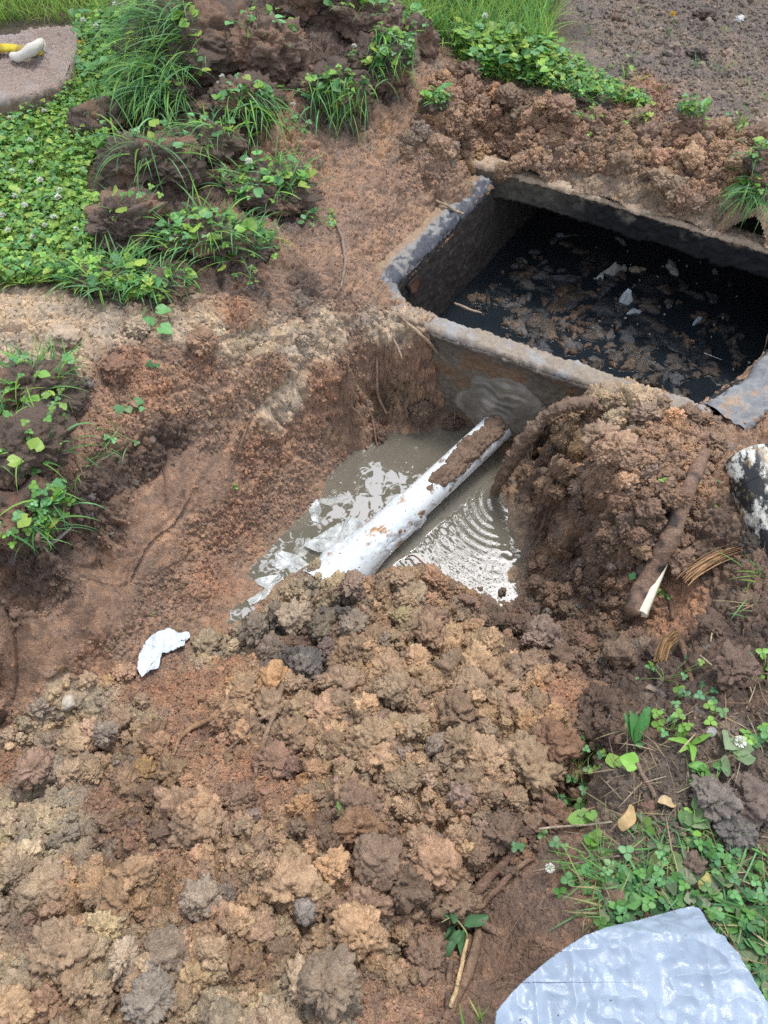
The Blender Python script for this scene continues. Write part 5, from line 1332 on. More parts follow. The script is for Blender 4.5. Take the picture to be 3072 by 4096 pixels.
def heart(nb=10, cup=.22, sc=.05):
    """a rounded heart leaf, stalk at the origin, blade along +x, rows across"""
    rows = []
    S = np.linspace(0, 1, nb); 
    hwid = np.array([.22, .52, .66, .70, .67, .58, .46, .33, .18, .03]) if nb == 10 else np.interp(S, np.linspace(0, 1, 10), [.22, .52, .66, .70, .67, .58, .46, .33, .18, .03])
    T_ = np.linspace(-1, 1, 9)
    for s, h in zip(S, hwid):
        x = s*1.15-.05-(.22*np.abs(T_)**1.5*(1-s)**2.2*1.2)
        y = T_*h*(1+sc*np.cos(s*40)*np.abs(T_)**6)
        z = cup*(np.abs(T_)**1.4)*h-.10*s**2+.018*np.sin(T_*9+s*6)
        rows.append(np.stack([x, y, z], 1))
    return np.concatenate(rows), gridfaces(nb, 9)[:, ::-1]
HEART = heart()
LANCE = leaflet(1, .26, 0, 8)
OVAL = leaflet(1, .55, 0, 7)
def ground_leaves(mb, i, tmpl, size, hgt, tilt, c, r=rng):
    n = len(i)
    p = SV[i]+np.array([0, 0, 1.])*hgt[:, None]
    scatter(mb, tmpl[0], tmpl[1], rots(n, tilt, r), size, p, c)

# --- clover lawn (uncountable)
LAWN = [(-80, 112), (0, 112), (60, 92), (86, 92), (110, 100), (112, 150), (90, 165), (85, 200), (112, 222), (95, 262), (120, 285), (150, 292), (175, 303), (130, 302), (95, 290), (50, 284), (-80, 292)]
mb = MB()
i = pick(int(6000*Q), LAWN); n = len(i)
ground_leaves(mb, i, TRI, rng.uniform(.006, .013, n), rng.uniform(.012, .06, n)*(.5+rng.random(n)), .5, greens(n, (G1, G1, G3, G5, G2)))
i = pick(1000, LAWN); n = len(i); ground_leaves(mb, i, HEART, rng.uniform(.012, .028, n), rng.uniform(.02, .06, n), .6, greens(n, (G3, G1, G2)))
o = mb.build('clover_cover', M['leaf']); tag(o, 'bright green clover and violet leaves covering the lawn beside the trench', None, None, 'stuff')
mb = MB()
i = pick(6500, LAWN); blades(mb, SV[i], rng.uniform(.03, .09, len(i)), rng.uniform(.0016, .0036, len(i)), greens(len(i), (G1, G3, G3)), .6, .6)
# long grass at the top left and round the lid
for poly, n, l0, l1, pal in (([(-80, -60), (110, -60), (110, 30), (75, 22), (-80, 30)], 4200, .05, .13, (G3, G3, G1)), ([(85, 30), (190, 20), (200, 60), (150, 110), (105, 130), (75, 100)], 2600, .05, .13, (G1, G3, G2))):
    i = pick(n, poly); blades(mb, SV[i], rng.uniform(l0, l1, n), rng.uniform(.0025, .005, n), greens(n, pal), .35, .6)
o = mb.build('lawn_grass', M['grass']); tag(o, 'fresh light green lawn grass around the mud covered lid slab', None, None, 'stuff')
mb = MB()
LEFTMIX = [(80, 30), (190, 10), (190, 60), (150, 110), (100, 120), (82, 95)]
i = pick(1400, LEFTMIX); n = len(i); ground_leaves(mb, i, TRI, rng.uniform(.008, .014, n), rng.uniform(.02, .08, n), .6, greens(n))
i = pick(500, LEFTMIX+[]); n = len(i); ground_leaves(mb, i, HEART, rng.uniform(.016, .032, n), rng.uniform(.03, .09, n), .7, greens(n, (G1, G5, G2)))
o = mb.build('weed_cover', M['leaf']); tag(o, 'low broad leaved weeds mixed into the grass behind the lid slab', None, None, 'stuff')
# top middle lawn
TOP = [(398, -60), (575, -60), (560, 0), (548, 30), (548, 62), (520, 66), (480, 60), (455, 50), (430, 40), (405, 45)]
mb = MB(); n = 5200; i = pick(n, TOP); blades(mb, SV[i], rng.uniform(.07, .20, n), rng.uniform(.003, .006, n), greens(n, (G1, G3, G1, G5)), .3, .75)
o = mb.build('long_grass', M['grass']); tag(o, 'long bright green grass growing behind the loose soil bank', None, None, 'stuff')
TOPW = [(450, 45), (500, 42), (560, 55), (600, 80), (640, 100), (655, 108), (610, 106), (560, 92), (520, 86), (480, 78), (462, 66)]
mb = MB(); i = pick(1500, TOPW); n = len(i); ground_leaves(mb, i, TRI, rng.uniform(.008, .015, n), rng.uniform(.01, .05, n), .6, greens(n))
i = pick(420, [(455, 42), (500, 40), (560, 58), (545, 85), (500, 80), (465, 66)]); n = len(i); ground_leaves(mb, i, HEART, rng.uniform(.018, .034, n), rng.uniform(.03, .09, n), .6, greens(n, (G1, G3, G5)))
o = mb.build('weed_cover', M['leaf']); tag(o, 'creeping weeds along the edge between long grass and loose soil', None, None, 'stuff')
mb = MB(); n = 1100; i = pick(n, TOPW); blades(mb, SV[i], rng.uniform(.03, .09, n), rng.uniform(.002, .004, n), greens(n, (G1, G3, G2)), .8, .5)
o = mb.build('edge_grass', M['grass']); tag(o, 'short trodden grass along the edge of the bare soil', None, None, 'stuff')

# --- torn sods: a lump of dark soil with grass and leaves still growing on it
def sod(u, v, r, label, nblade, L, droop, nleaf=40, seed=0, squash=.8, dirt=(.115, .08, .06), side=None, lean=.7, stretch=1.2, yaw=0, nheart=8, top=.35):
    g = np.random.default_rng(seed+500)
    tv, tf = lump(5 if r > .1 else 4, seed+200, squash, .30, .11, size=r)
    tv = (tv*np.array([stretch, 1, 1]))@rz(yaw).T
    p = G(u, v)+np.array([0, 0, r*squash*.30]); wv_ = tv*r+p
    t = thing('torn_sod', label, 'sod', tuple(p-np.array([0, 0, r*.5])))
    n_ = fbm(tv*2+seed, 3, seed)[:, None]
    cc = np.array(dirt)*(1+.3*n_); rd = sstep(.1, .35, fbm(tv*1.5+seed, 3, seed+1))[:, None]; cc = cc*(1-rd)+np.array([.22, .13, .085])*rd
    mb = MB(); mb.add(wv_, tf, np.clip(cc, .01, .8)); child(mb, 'soil', M['soil'], t)
    up = np.nonzero(tv[:, 2] > squash*top)[0]
    if side is not None: up = np.nonzero((tv@np.array(side) > .45))[0]
    if nblade:
        mb = MB(); i = g.choice(up, nblade); yw = None
        if side is not None: yw = math.atan2(side[1], side[0])+g.normal(0, .7, nblade)
        else: yw = np.arctan2(tv[i, 1], tv[i, 0])+g.normal(0, .8, nblade)
        blades(mb, wv_[i], g.uniform(.4, 1.15, nblade)*L, g.uniform(.003, .006, nblade), greens(nblade, (G2, G4, G5, G1), .2, g), lean, droop, yw, r=g)
        child(mb, 'grass', M['grass'], t)
    if nleaf:
        mb = MB(); i = g.choice(up, nleaf); scatter(mb, TRI[0], TRI[1], rots(nleaf, .9, g), g.uniform(.008, .015, nleaf), wv_[i]+np.array([0, 0, 1])*g.uniform(.005, .04, (nleaf, 1)), greens(nleaf, (G1, G5, G2), .2, g))
        if nheart:
            i = g.choice(up, nheart); scatter(mb, HEART[0], HEART[1], rots(nheart, .9, g), g.uniform(.018, .034, nheart), wv_[i]+np.array([0, 0, 1])*g.uniform(.01, .04, (nheart, 1)), greens(nheart, (G1, G3, G5), .2, g))
        child(mb, 'weed_leaves', M['leaf'], t)
    return t
sod(129, 232, .135, 'big bare dark sod lump sitting at the edge of the clover', 26, .08, .4, 6, 1, .78, top=.55, yaw=.4, nheart=2)
sod(103, 128, .095, 'dark sod lump beside the lid slab grass', 16, .10, .6, 4, 2, .85, top=.6, nheart=0)
sod(158, 172, .15, 'wide dark sod with bent grass flopped over its flank', 70, .22, 1.3, 14, 3, .75, top=.45, lean=.9, nheart=4)
sod(205, 60, .22, 'tall turned sod thick with long dark green grass', 420, .24, 1.2, 90, 4, .8, side=(-.55, -.45, .55), lean=.9, nheart=40)
sod(175, 95, .14, 'lower turned sod with long grass beside the tall one', 260, .22, 1.2, 60, 5, .75, side=(-.3, -.6, .6), lean=.9, nheart=26)
sod(245, 115, .12, 'sod with drooping grass on its lower edge beside brown soil', 60, .20, 1.5, 40, 6, .8, side=(.3, -.6, .5), lean=1., nheart=18)
sod(270, 60, .16, 'bare brown sod lump above the leafy sods', 12, .1, .8, 24, 7, .85, nheart=10, dirt=(.17, .11, .08))
sod(330, 95, .12, 'sod with clover and a fringe of hanging grass in the heap', 85, .17, 1.9, 90, 8, .75, side=(.1, -.75, .35), lean=1.2, nheart=22)
sod(378, 75, .12, 'round sod with leafy weeds on its upper side', 55, .15, 1.4, 90, 9, .8, side=(.0, -.4, .75), lean=1., nheart=26)
sod(360, 25, .15, 'brown sod with clover along its top near the long grass', 30, .12, 1., 80, 10, .85, nheart=16, dirt=(.16, .105, .075))
sod(310, 12, .15, 'dark sod lump at the top of the heap', 20, .12, 1., 30, 11, .85, nheart=8)
sod(410, 45, .10, 'rough brown sod against the long grass', 20, .12, .9, 20, 12, .9, dirt=(.17, .115, .085), nheart=6)
sod(268, 195, .12, 'flat overhanging sod topped with clover and white flowers', 80, .13, .9, 130, 13, .55, stretch=1.5, yaw=-.2, nheart=26, top=.2)
sod(222, 148, .09, 'brown sod with a thin fringe of grass below the leafy ones', 40, .16, 1.4, 20, 14, .8, nheart=4, dirt=(.14, .095, .07))
sod(205, 242, .10, 'low sod under flattened green grass and leaves', 150, .14, 1.1, 60, 15, .45, stretch=1.6, top=.0, nheart=30)
sod(240, 250, .09, 'low sod with broad violet leaves facing the trench', 60, .12, 1.0, 50, 16, .45, stretch=1.4, top=.0, nheart=34)
sod(155, 288, .09, 'crumbled sod with pale dry grass and drooping leaves at the bank edge', 110, .13, 1.2, 30, 17, .5, stretch=1.5, top=.0, nheart=16)
sod(110, 282, .08, 'thin sod of dry grass between clover and beige bank', 170, .13, 1.1, 40, 18, .4, stretch=1.6, top=.0, nheart=8)
sod(435, 108, .05, 'small leafy sod on the brown bank behind the tank', 16, .07, 1., 30, 19, .6, nheart=10)
sod(30, 392, .11, 'sod with fine bright grass at the trench bank', 120, .12, .9, 30, 20, .6, top=.1, nheart=6)
sod(22, 450, .11, 'weedy sod with clover leaves below the bright grass', 24, .12, 1.2, 45, 21, .6, top=-.2, nheart=14)
sod(25, 520, .11, 'leafy sod hanging with stems into the trench', 30, .12, 1.5, 80, 22, .7, side=(.6, -.4, .4), nheart=18)
sod(758, 195, .07, 'pale grassy sod at the right end of the loose bank', 70, .15, 1.6, 16, 23, .7, side=(-.6, -.5, .4), lean=1., nheart=6, dirt=(.16, .12, .095))
sod(765, 165, .06, 'sod with wilted leaves above the pale grassy one', 30, .12, 1.4, 24, 24, .7, nheart=8)
sod(590, 105, .06, 'dark cut turf edge with creeping weeds', 40, .06, 1., 60, 25, .6, stretch=1.6, nheart=4)
sod(690, 118, .05, 'small tuft of fresh leaves on the bank edge', 30, .05, .8, 50, 26, .5, nheart=6, dirt=(.26, .165, .12))

# --- flowers
def clover_flower(u, v, hgt=.07, r=.010, label='white clover flower standing in the green lawn', group='white clover flowers in the lawn', seed=0, c=(.74, .75, .68)):
    g = np.random.default_rng(seed)
    p = G(u, v+hgt*90*.3); tip = P(float(u), float(v), p[2]+hgt)
    t = thing('clover_flower', label, 'flower', tuple(p), group)
    mb = MB(); n = 46; d = g.normal(0, 1, (n, 3)); d /= np.linalg.norm(d, axis=1, keepdims=True); d[:, 2] = np.abs(d[:, 2])*1.0-.25
    pt, pf = leaflet(1, .34, 0, 3)
    R = np.zeros((n, 3, 3))
    for k in range(n):
        x = d[k]/np.linalg.norm(d[k]); y = np.cross([0, 0, 1.], x); y = y/max(np.linalg.norm(y), 1e-6); R[k] = np.stack([x, y, np.cross(x, y)], 1)
    scatter(mb, pt, pf, R, np.full(n, r), np.repeat(tip[None], n, 0), np.clip(np.array(c)*(1+g.normal(0, .06, (n, 1))), 0, .9))
    v_, f_ = ICO[1]; mb.add(v_*r*.45+tip, f_, (.42, .50, .28)); child(mb, 'flower_head', M['petal'], t)
    mb = MB(); addtube(mb, [p-np.array([0, 0, .01]), (p+tip)/2+g.normal(0, .006, 3), tip], [.0014, .0012, .0012], seg=5, n=8, c=(.13, .27, .07)); child(mb, 'stem', M['stem'], t)
for k, (u, v) in enumerate([(15, 75), (57, 73), (48, 86), (10, 118), (3, 79), (31, 162), (40, 180), (48, 196), (58, 197), (54, 217), (45, 225), (12, 171), (20, 191), (2, 215), (15, 196), (33, 237), (76, 229), (115, 231), (25, 205), (60, 190), (14, 104), (70, 120), (44, 111), (88, 118), (30, 140), (8, 230)]):
    clover_flower(u, v, .05+.03*random.random(), .009+.004*random.random(), seed=k)
for k, (u, v) in enumerate([(83, 20), (96, 26), (148, 20), (143, 35), (100, 12), (115, 4)]): clover_flower(u, v, .09, .013, 'white clover flower in the grass behind the lid slab', 'white clover flowers behind the lid slab', seed=40+k)
for k, (u, v) in enumerate([(157, 42), (168, 38), (212, 62), (222, 77), (226, 82), (219, 84)]): clover_flower(u, v, .05, .012, 'white clover flower on the tall turned sod', 'white clover flowers on the turned sods', seed=50+k)
clover_flower(249, 161, .05, .014, 'single white clover flower above the flat overhanging sod', None, 61)
clover_flower(305, 200, .03, .009, 'white clover flower drooping at the edge of the flat sod', None, 62)
clover_flower(354, 46, .03, .011, 'white clover flower on the sod by the long grass', None, 63)
clover_flower(485, 16, .12, .014, 'white clover flower half hidden in the long grass', None, 64)
clover_flower(740, 742, .03, .013, 'white clover flower among weeds by the dark bare edge', None, 65)
clover_flower(550, 868, .04, .010, 'white clover flower leaning over the dark trench side', None, 66)
clover_flower(293, 104, .03, .010, 'white clover flower lying on the brown sod heap', None, 67)
def dandelion(u, v, hgt, label, r=.016):
    p = G(u, v+hgt*70); tip = P(float(u), float(v), p[2]+hgt)
    t = thing('yellow_flower', label, 'flower', tuple(p)); mb = MB(); n = 40; a = rng.uniform(0, 6.28, n); e = rng.uniform(.1, 1.2, n)
    pt, pf = leaflet(1, .2, 0, 3); R = np.stack([rz(x)@ry(-y) for x, y in zip(a, e)])
    scatter(mb, pt, pf, R, np.full(n, r), np.repeat(tip[None], n, 0), np.tile([[.75, .50, .02]], (n, 1))); child(mb, 'flower_head', M['petal'], t)
    mb = MB(); addtube(mb, [p-np.array([0, 0, .01]), (p+tip)/2+np.array([.006, 0, 0]), tip], [.0016, .0014, .0014], seg=5, n=8, c=(.16, .30, .07)); child(mb, 'stem', M['stem'], t)
dandelion(81, 44, .07, 'yellow dandelion flower beside the lid slab corner')
dandelion(672, 15, .10, 'yellow flower on a thin stem in the bare soil')

# --- single plants: stems and leaves as parts
def plant(u, v, kind, n, size, hgt, label, pal=(G1, G2, G5), seed=0, group=None, spread=.05, name='weed', cat='weed', up=0, tilt=.7, dirx=None):
    g = np.random.default_rng(seed+900); p = G(u, v)
    t = thing(name, label, cat, tuple(p), group); st = MB()
    tm_ = {'heart': HEART, 'clover': (trifoliate()), 'lance': LANCE, 'oval': OVAL}[kind]
    for k in range(n):
        a = g.uniform(0, 6.28) if dirx is None else dirx+g.normal(0, .5)
        if kind == 'lance':
            L = size*g.uniform(.7, 1.15); el = g.uniform(.2, 1.1); R = rz(a)@ry(-el); q = p+np.array([0, 0, .004])
            tv = LANCE[0].copy(); tv[:, 2] -= .22*tv[:, 0]**2
        else:
            q = p+np.array([math.cos(a), math.sin(a), 0])*g.uniform(.25, 1)*spread; 
            q[2] = G(*[float(x) for x in proj(q)[:2]])[2] if True else q[2]
            q[2] = min(q[2], p[2]+.06)+g.uniform(.4, 1)*hgt; L = size*g.uniform(.7, 1.2); R = rz(a)@rots(1, tilt, g)[0]@rz(-a)@rz(a+g.normal(0, .6)); tv = tm_[0]
            addtube(st, [p+np.array([0, 0, -.004]), (p*.45+q*.55)+np.array([0, 0, hgt*.25])+g.normal(0, .004, 3), q], [.0013, .0011, .0009], seg=5, n=10, c=np.array([.20, .32, .09])*g.uniform(.8, 1.2))
        mb = MB(); mb.add((tv*L)@R.T+q, tm_[1], greens(1, pal, .15, g)[0]); child(mb, 'leaf', M['leaf'], t)
    if st.n: child(st, 'stem', M['stem'], t)
    return t
def tuft(u, v, n, L, label, pal=(G1, G2, G3), droop=.8, lean=.5, seed=0, group=None, name='grass_tuft', w=.0035, spread=.015, yaw=None):
    g = np.random.default_rng(seed+300); p = G(u, v); mb = MB()
    pos = p+g.normal(0, 1, (n, 3))*np.array([spread, spread, 0])-np.array([0, 0, .004])
    blades(mb, pos, g.uniform(.5, 1.1, n)*L, g.uniform(.6, 1.2, n)*w, greens(n, pal, .2, g), lean, droop, None if yaw is None else yaw+g.normal(0, .5, n), r=g)
    return solo(mb, name, M['grass'], label, 'grass tuft', group)
DRY = (np.array([.36, .30, .17]), np.array([.26, .27, .12]), G2)
# left bank
plant(45, 462, 'heart', 3, .036, .03, 'weed with big round leaves on the bank at the trench head', (G1, G2), 1, spread=.03)
plant(40, 482, 'heart', 4, .026, .02, 'rounded leaf weed below the big leaved one', (G5, G1), 2, spread=.05)
plant(15, 425, 'clover', 5, .014, .02, 'clover sprig under the bright grass sod', seed=3)
plant(12, 438, 'clover', 5, .017, .025, 'single large leaved clover sprig on the bank', seed=4)
plant(15, 540, 'heart', 5, .030, .03, 'dark leaved weed low on the bank', (G2, G4), 5)
plant(30, 505, 'clover', 9, .013, .04, 'clover with long pale stems trailing down the bank', (G5, G1), 6, spread=.09)
plant(50, 520, 'clover', 8, .012, .03, 'trailing clover at the foot of the bank', (G5, G1), 7, spread=.09)
plant(135, 410, 'heart', 4, .020, .015, 'uprooted wilted weed lying on the trench bank', (G5, np.array([.22, .33, .16])), 8, spread=.05)
plant(116, 430, 'clover', 6, .011, .012, 'uprooted clover with bent stems on the trench bank', (G5, G1), 9, spread=.07)
tuft(100, 447, 26, .10, 'torn tuft of grass lying on the trench bank', (G2, G4, G5), .5, 1.2, 10, spread=.03)
tuft(75, 478, 12, .08, 'wilted grass wisp on the dark bank', DRY, .8, 1.1, 11)
plant(154, 366, 'clover', 2, .012, .008, 'lone clover leaf on the reddish bank', (G4,), 12, spread=.015)
plant(236, 488, 'clover', 2, .010, .008, 'tiny clover leaf stuck on the trench wall', (G1,), 13, spread=.01)
plant(127, 592, 'oval', 2, .012, .004, 'torn green leaf piece on the trench side', (G1,), 14, spread=.006)
plant(153, 614, 'oval', 2, .012, .004, 'small green leaf on the mud near the cloth scrap', (G2,), 15, spread=.006)
plant(155, 325, 'heart', 4, .030, .03, 'wilting heart leaved weed at the turf edge', (G5, np.array([.25, .36, .16])), 16, spread=.05)
plant(250, 277, 'clover', 6, .012, .02, 'scraggly weed with pale roots on the trench edge', DRY, 17, spread=.05)
plant(257, 212, 'oval', 6, .018, .03, 'leafy sprig reaching past the flat sod', (G1, G5), 18, spread=.08)
plant(300, 215, 'clover', 10, .012, .02, 'clover stems trailing off the flat sod', (G1, G5), 19, spread=.12, dirx=-.3)
plant(333, 216, 'oval', 4, .018, .012, 'small four leaved sprig at the tip of the grey root', (G1,), 20, spread=.02)
plant(303, 222, 'heart', 2, .022, .008, 'pale drooping leaf below the flat sod', (G5,), 21, spread=.02)
plant(165, 290, 'heart', 3, .026, .03, 'large drooping leaf at the bank edge', (np.array([.30, .42, .22]),), 22, spread=.04)
plant(220, 262, 'heart', 7, .026, .03, 'cluster of violet leaves above the beige bank', (G1, G3), 23, spread=.07)
plant(265, 252, 'clover', 8, .013, .02, 'clover sprig beside the bent grass on the slope', (G1, G5), 24, spread=.07)
plant(262, 32, 'heart', 5, .030, .03, 'bright leaved weed on the brown sod', (G3, G1), 25, spread=.05)
plant(285, 85, 'oval', 6, .035, .03, 'weed with long pale leaves on the sod heap', (G3, G1), 26, spread=.06)
plant(255, 136, 'oval', 3, .024, .02, 'single sprig on the brown soil under the sods', (G3,), 27, spread=.03)
plant(300, 130, 'clover', 9, .012, .03, 'clover hanging down the brown heap', (G2, G5), 28, spread=.07)
plant(425, 112, 'heart', 4, .022, .02, 'bright leaf pair on the loose bank', (G1,), 29, spread=.04)
plant(590, 136, 'clover', 2, .010, .01, 'tiny green sprout on the loose bank', (G3,), 30, spread=.01)
plant(649, 213, 'oval', 2, .016, .004, 'green leaf fallen on the slab edge', (G5,), 31, spread=.008)
plant(748, 202, 'oval', 2, .026, .01, 'pale leaf beside the grassy sod on the bank', (np.array([.30, .42, .26]),), 32, spread=.01)
# sprouts in the bare soil
for k, (u, v, L, lab) in enumerate([(590, 28, .09, 'sprout with toothed leaves in the bare soil beside the long grass'), (666, 27, .06, 'thin sprout beside the yellow flower'), (725, 26, .05, 'small sprout below the white litter'), (632, 55, .10, 'tall thin blade sprout in the bare soil'),
                                  (608, 62, .05, 'leaning leaf blade at the edge of the bare soil'), (625, 72, .08, 'young seedling with two leaves on the bare soil edge'), (640, 75, .05, 'thin blade pair on the bare soil'), (695, 62, .07, 'yellowish blade beside the damp lump'), (720, 66, .10, 'tall narrow seedling in the bare soil'),
                                  (745, 80, .08, 'sparse seedling by the frame edge of the bare soil'), (700, 110, .05, 'low sprout on the bank edge'), (660, 85, .05, 'single blade on the spilled red crumbs'), (765, 95, .09, 'grassy seedling at the far corner of the bare soil'), (740, 118, .05, 'fresh sprout at the back of the bank')]):
    tuft(u, v+6, 4+k % 3, L, lab, (G1, G3, G5), .5, .35, 60+k, None, 'sprout', .005, .006)
for k, (u, v) in enumerate([(645, 36), (680, 42), (712, 44), (600, 48), (655, 62), (735, 55), (690, 82), (672, 98), (722, 92), (757, 60), (610, 12), (640, 10), (705, 100), (750, 108)]):
    tuft(u, v+3, 3, .04, 'tiny thin grass sprout in the bare soil', (G3, DRY[0], G1), .6, .5, 80+k, 'tiny sprouts in the bare soil', 'sprout', .003, .004)
plant(625, 78, 'oval', 2, .03, .09, 'two leaved seedling on a tall stalk at the bare soil edge', (G1,), 33, spread=.02)
plant(595, 118, 'clover', 10, .011, .03, 'clover clump on the cut turf edge', (G1, G5), 34, spread=.08)
plant(640, 116, 'clover', 10, .011, .03, 'clover clump nearer the bare soil', (G1, G3), 35, spread=.08)
plant(700, 122, 'oval', 7, .02, .03, 'leafy weed sprouting from the far bank', (G1, G3), 36, spread=.05)
plant(735, 124, 'oval', 7, .024, .03, 'leafy weed at the far end of the bank', (G1, G5), 37, spread=.05)
# seedling at the near heap edge
S0 = thing('seedling', 'wilted seedling with long drooping dark green leaves beside bare roots', 'seedling', tuple(G(462, 945)))
mb = MB(); top_ = G(452, 922)+np.array([0, 0, .05]); addtube(mb, [G(467, 942)+np.array([0, 0, .015]), G(464, 935)+np.array([0, 0, .04]), top_, G(440, 926)+np.array([0, 0, .045])], [.002, .0018, .0014, .0008], seg=6, c=(.30, .34, .14)); child(mb, 'stem', M['stem'], S0)
for k, (a, b, L, up_) in enumerate([((455, 922), (444, 893), .075, .05), ((453, 924), (456, 900), .055, .05), ((464, 926), (484, 917), .058, .05), ((455, 925), (441, 945), .055, .045), ((452, 926), (447, 955), .062, .04), ((465, 928), (462, 945), .05, .045), ((460, 930), (452, 942), .045, .04)]):
    z = G(*a)[2]+up_; p0 = P(float(a[0]), float(a[1]), z); p1 = P(float(b[0]), float(b[1]), z-.012); d = p1-p0; d /= np.linalg.norm(d); y = np.cross([0, 0, 1.], d); y /= np.linalg.norm(y); R = np.stack([d, y, np.cross(d, y)], 1)@np.array([[1, 0, 0], [0, math.cos(.5*k), -math.sin(.5*k)], [0, math.sin(.5*k), math.cos(.5*k)]]) if k % 2 else np.stack([d, y, np.cross(d, y)], 1)
    tv, tf = leaflet(1, .42, 0, 10); tv = tv+np.stack([0*tv[:, 0], .04*np.sin(tv[:, 0]*6), .05*np.sin(tv[:, 0]*5+k)], 1)
    mb = MB(); mb.add((tv*L)@R.T+p0, tf, greens(1, (np.array([.075, .17, .075]),), .15)[0]); child(mb, 'leaf', M['leaf'], S0)
plant(342, 812, 'oval', 2, .026, .006, 'small green leaf lying against the big flat faced clod', (np.array([.14, .24, .06]),), 38, spread=.008)
plant(516, 846, 'clover', 2, .014, .015, 'dark clover leaf at the upper end of the long brown root', (G4,), 39, spread=.012)
plant(634, 577, 'heart', 2, .015, .012, 'green leaf lying on the broken root', (G5,), 40, spread=.012)
plant(662, 594, 'clover', 4, .012, .012, 'little clover sprig beside the white torn wood', (G5, G1), 41, spread=.02)
plant(663, 481, 'oval', 2, .018, .006, 'small green leaf above the orange root fibres', (G1,), 42, spread=.008)
plant(712, 505, 'oval', 2, .016, .006, 'bent green sprout on the mud beside the stained pipe', (G1,), 43, spread=.012)
plant(720, 488, 'oval', 2, .014, .006, 'faded leaf scrap by the stained pipe', (np.array([.22, .29, .19]),), 44, spread=.01)
plant(560, 470, 'oval', 3, .014, .008, 'crushed green sprig caught in the muddy mound', (G2,), 45, spread=.012)
# --- trampled weeds at the near right
WEED = [(600, 745), (640, 720), (800, 660), (830, 1060), (720, 1040), (715, 930), (690, 905), (620, 925), (575, 935), (585, 870), (560, 850), (600, 800)]
mb = MB()
i = pick(560, [(600, 850), (700, 820), (800, 860), (830, 1060), (740, 1040), (715, 930), (690, 905), (600, 930), (570, 900)]); n = len(i)
blades(mb, SV[i], rng.uniform(.03, .11, n), rng.uniform(.002, .0045, n), greens(n, (G4, G2, DRY[1], G5, DRY[0]), .25), 1.2, .5)
i = pick(500, WEED); n = len(i); blades(mb, SV[i], rng.uniform(.03, .09, n), rng.uniform(.0012, .0028, n), greens(n, (DRY[0], np.array([.38, .31, .2]), np.array([.24, .18, .11])), .25), 1.35, .3)
o = mb.build('trampled_grass', M['grass']); tag(o, 'flattened grass and straw round the plastic sheet', None, None, 'stuff')
mb = MB(); i = pick(170, [(590, 870), (700, 840), (800, 880), (830, 1060), (740, 1040), (715, 930), (690, 905), (600, 930)]); n = len(i)
ground_leaves(mb, i, TRI, rng.uniform(.008, .014, n), rng.uniform(.006, .03, n), .8, greens(n, (G4, G2, G5), .2))
i = pick(110, [(600, 880), (800, 860), (830, 1060), (740, 1040), (715, 930), (690, 905), (600, 930)]); n = len(i); ground_leaves(mb, i, HEART, rng.uniform(.014, .026, n), rng.uniform(.006, .02, n), .8, greens(n, (G4, G2, G5, np.array([.2, .24, .13])), .2))
o = mb.build('trampled_weeds', M['leaf']); tag(o, 'trodden clover and leaf weeds round the plastic sheet', None, None, 'stuff')
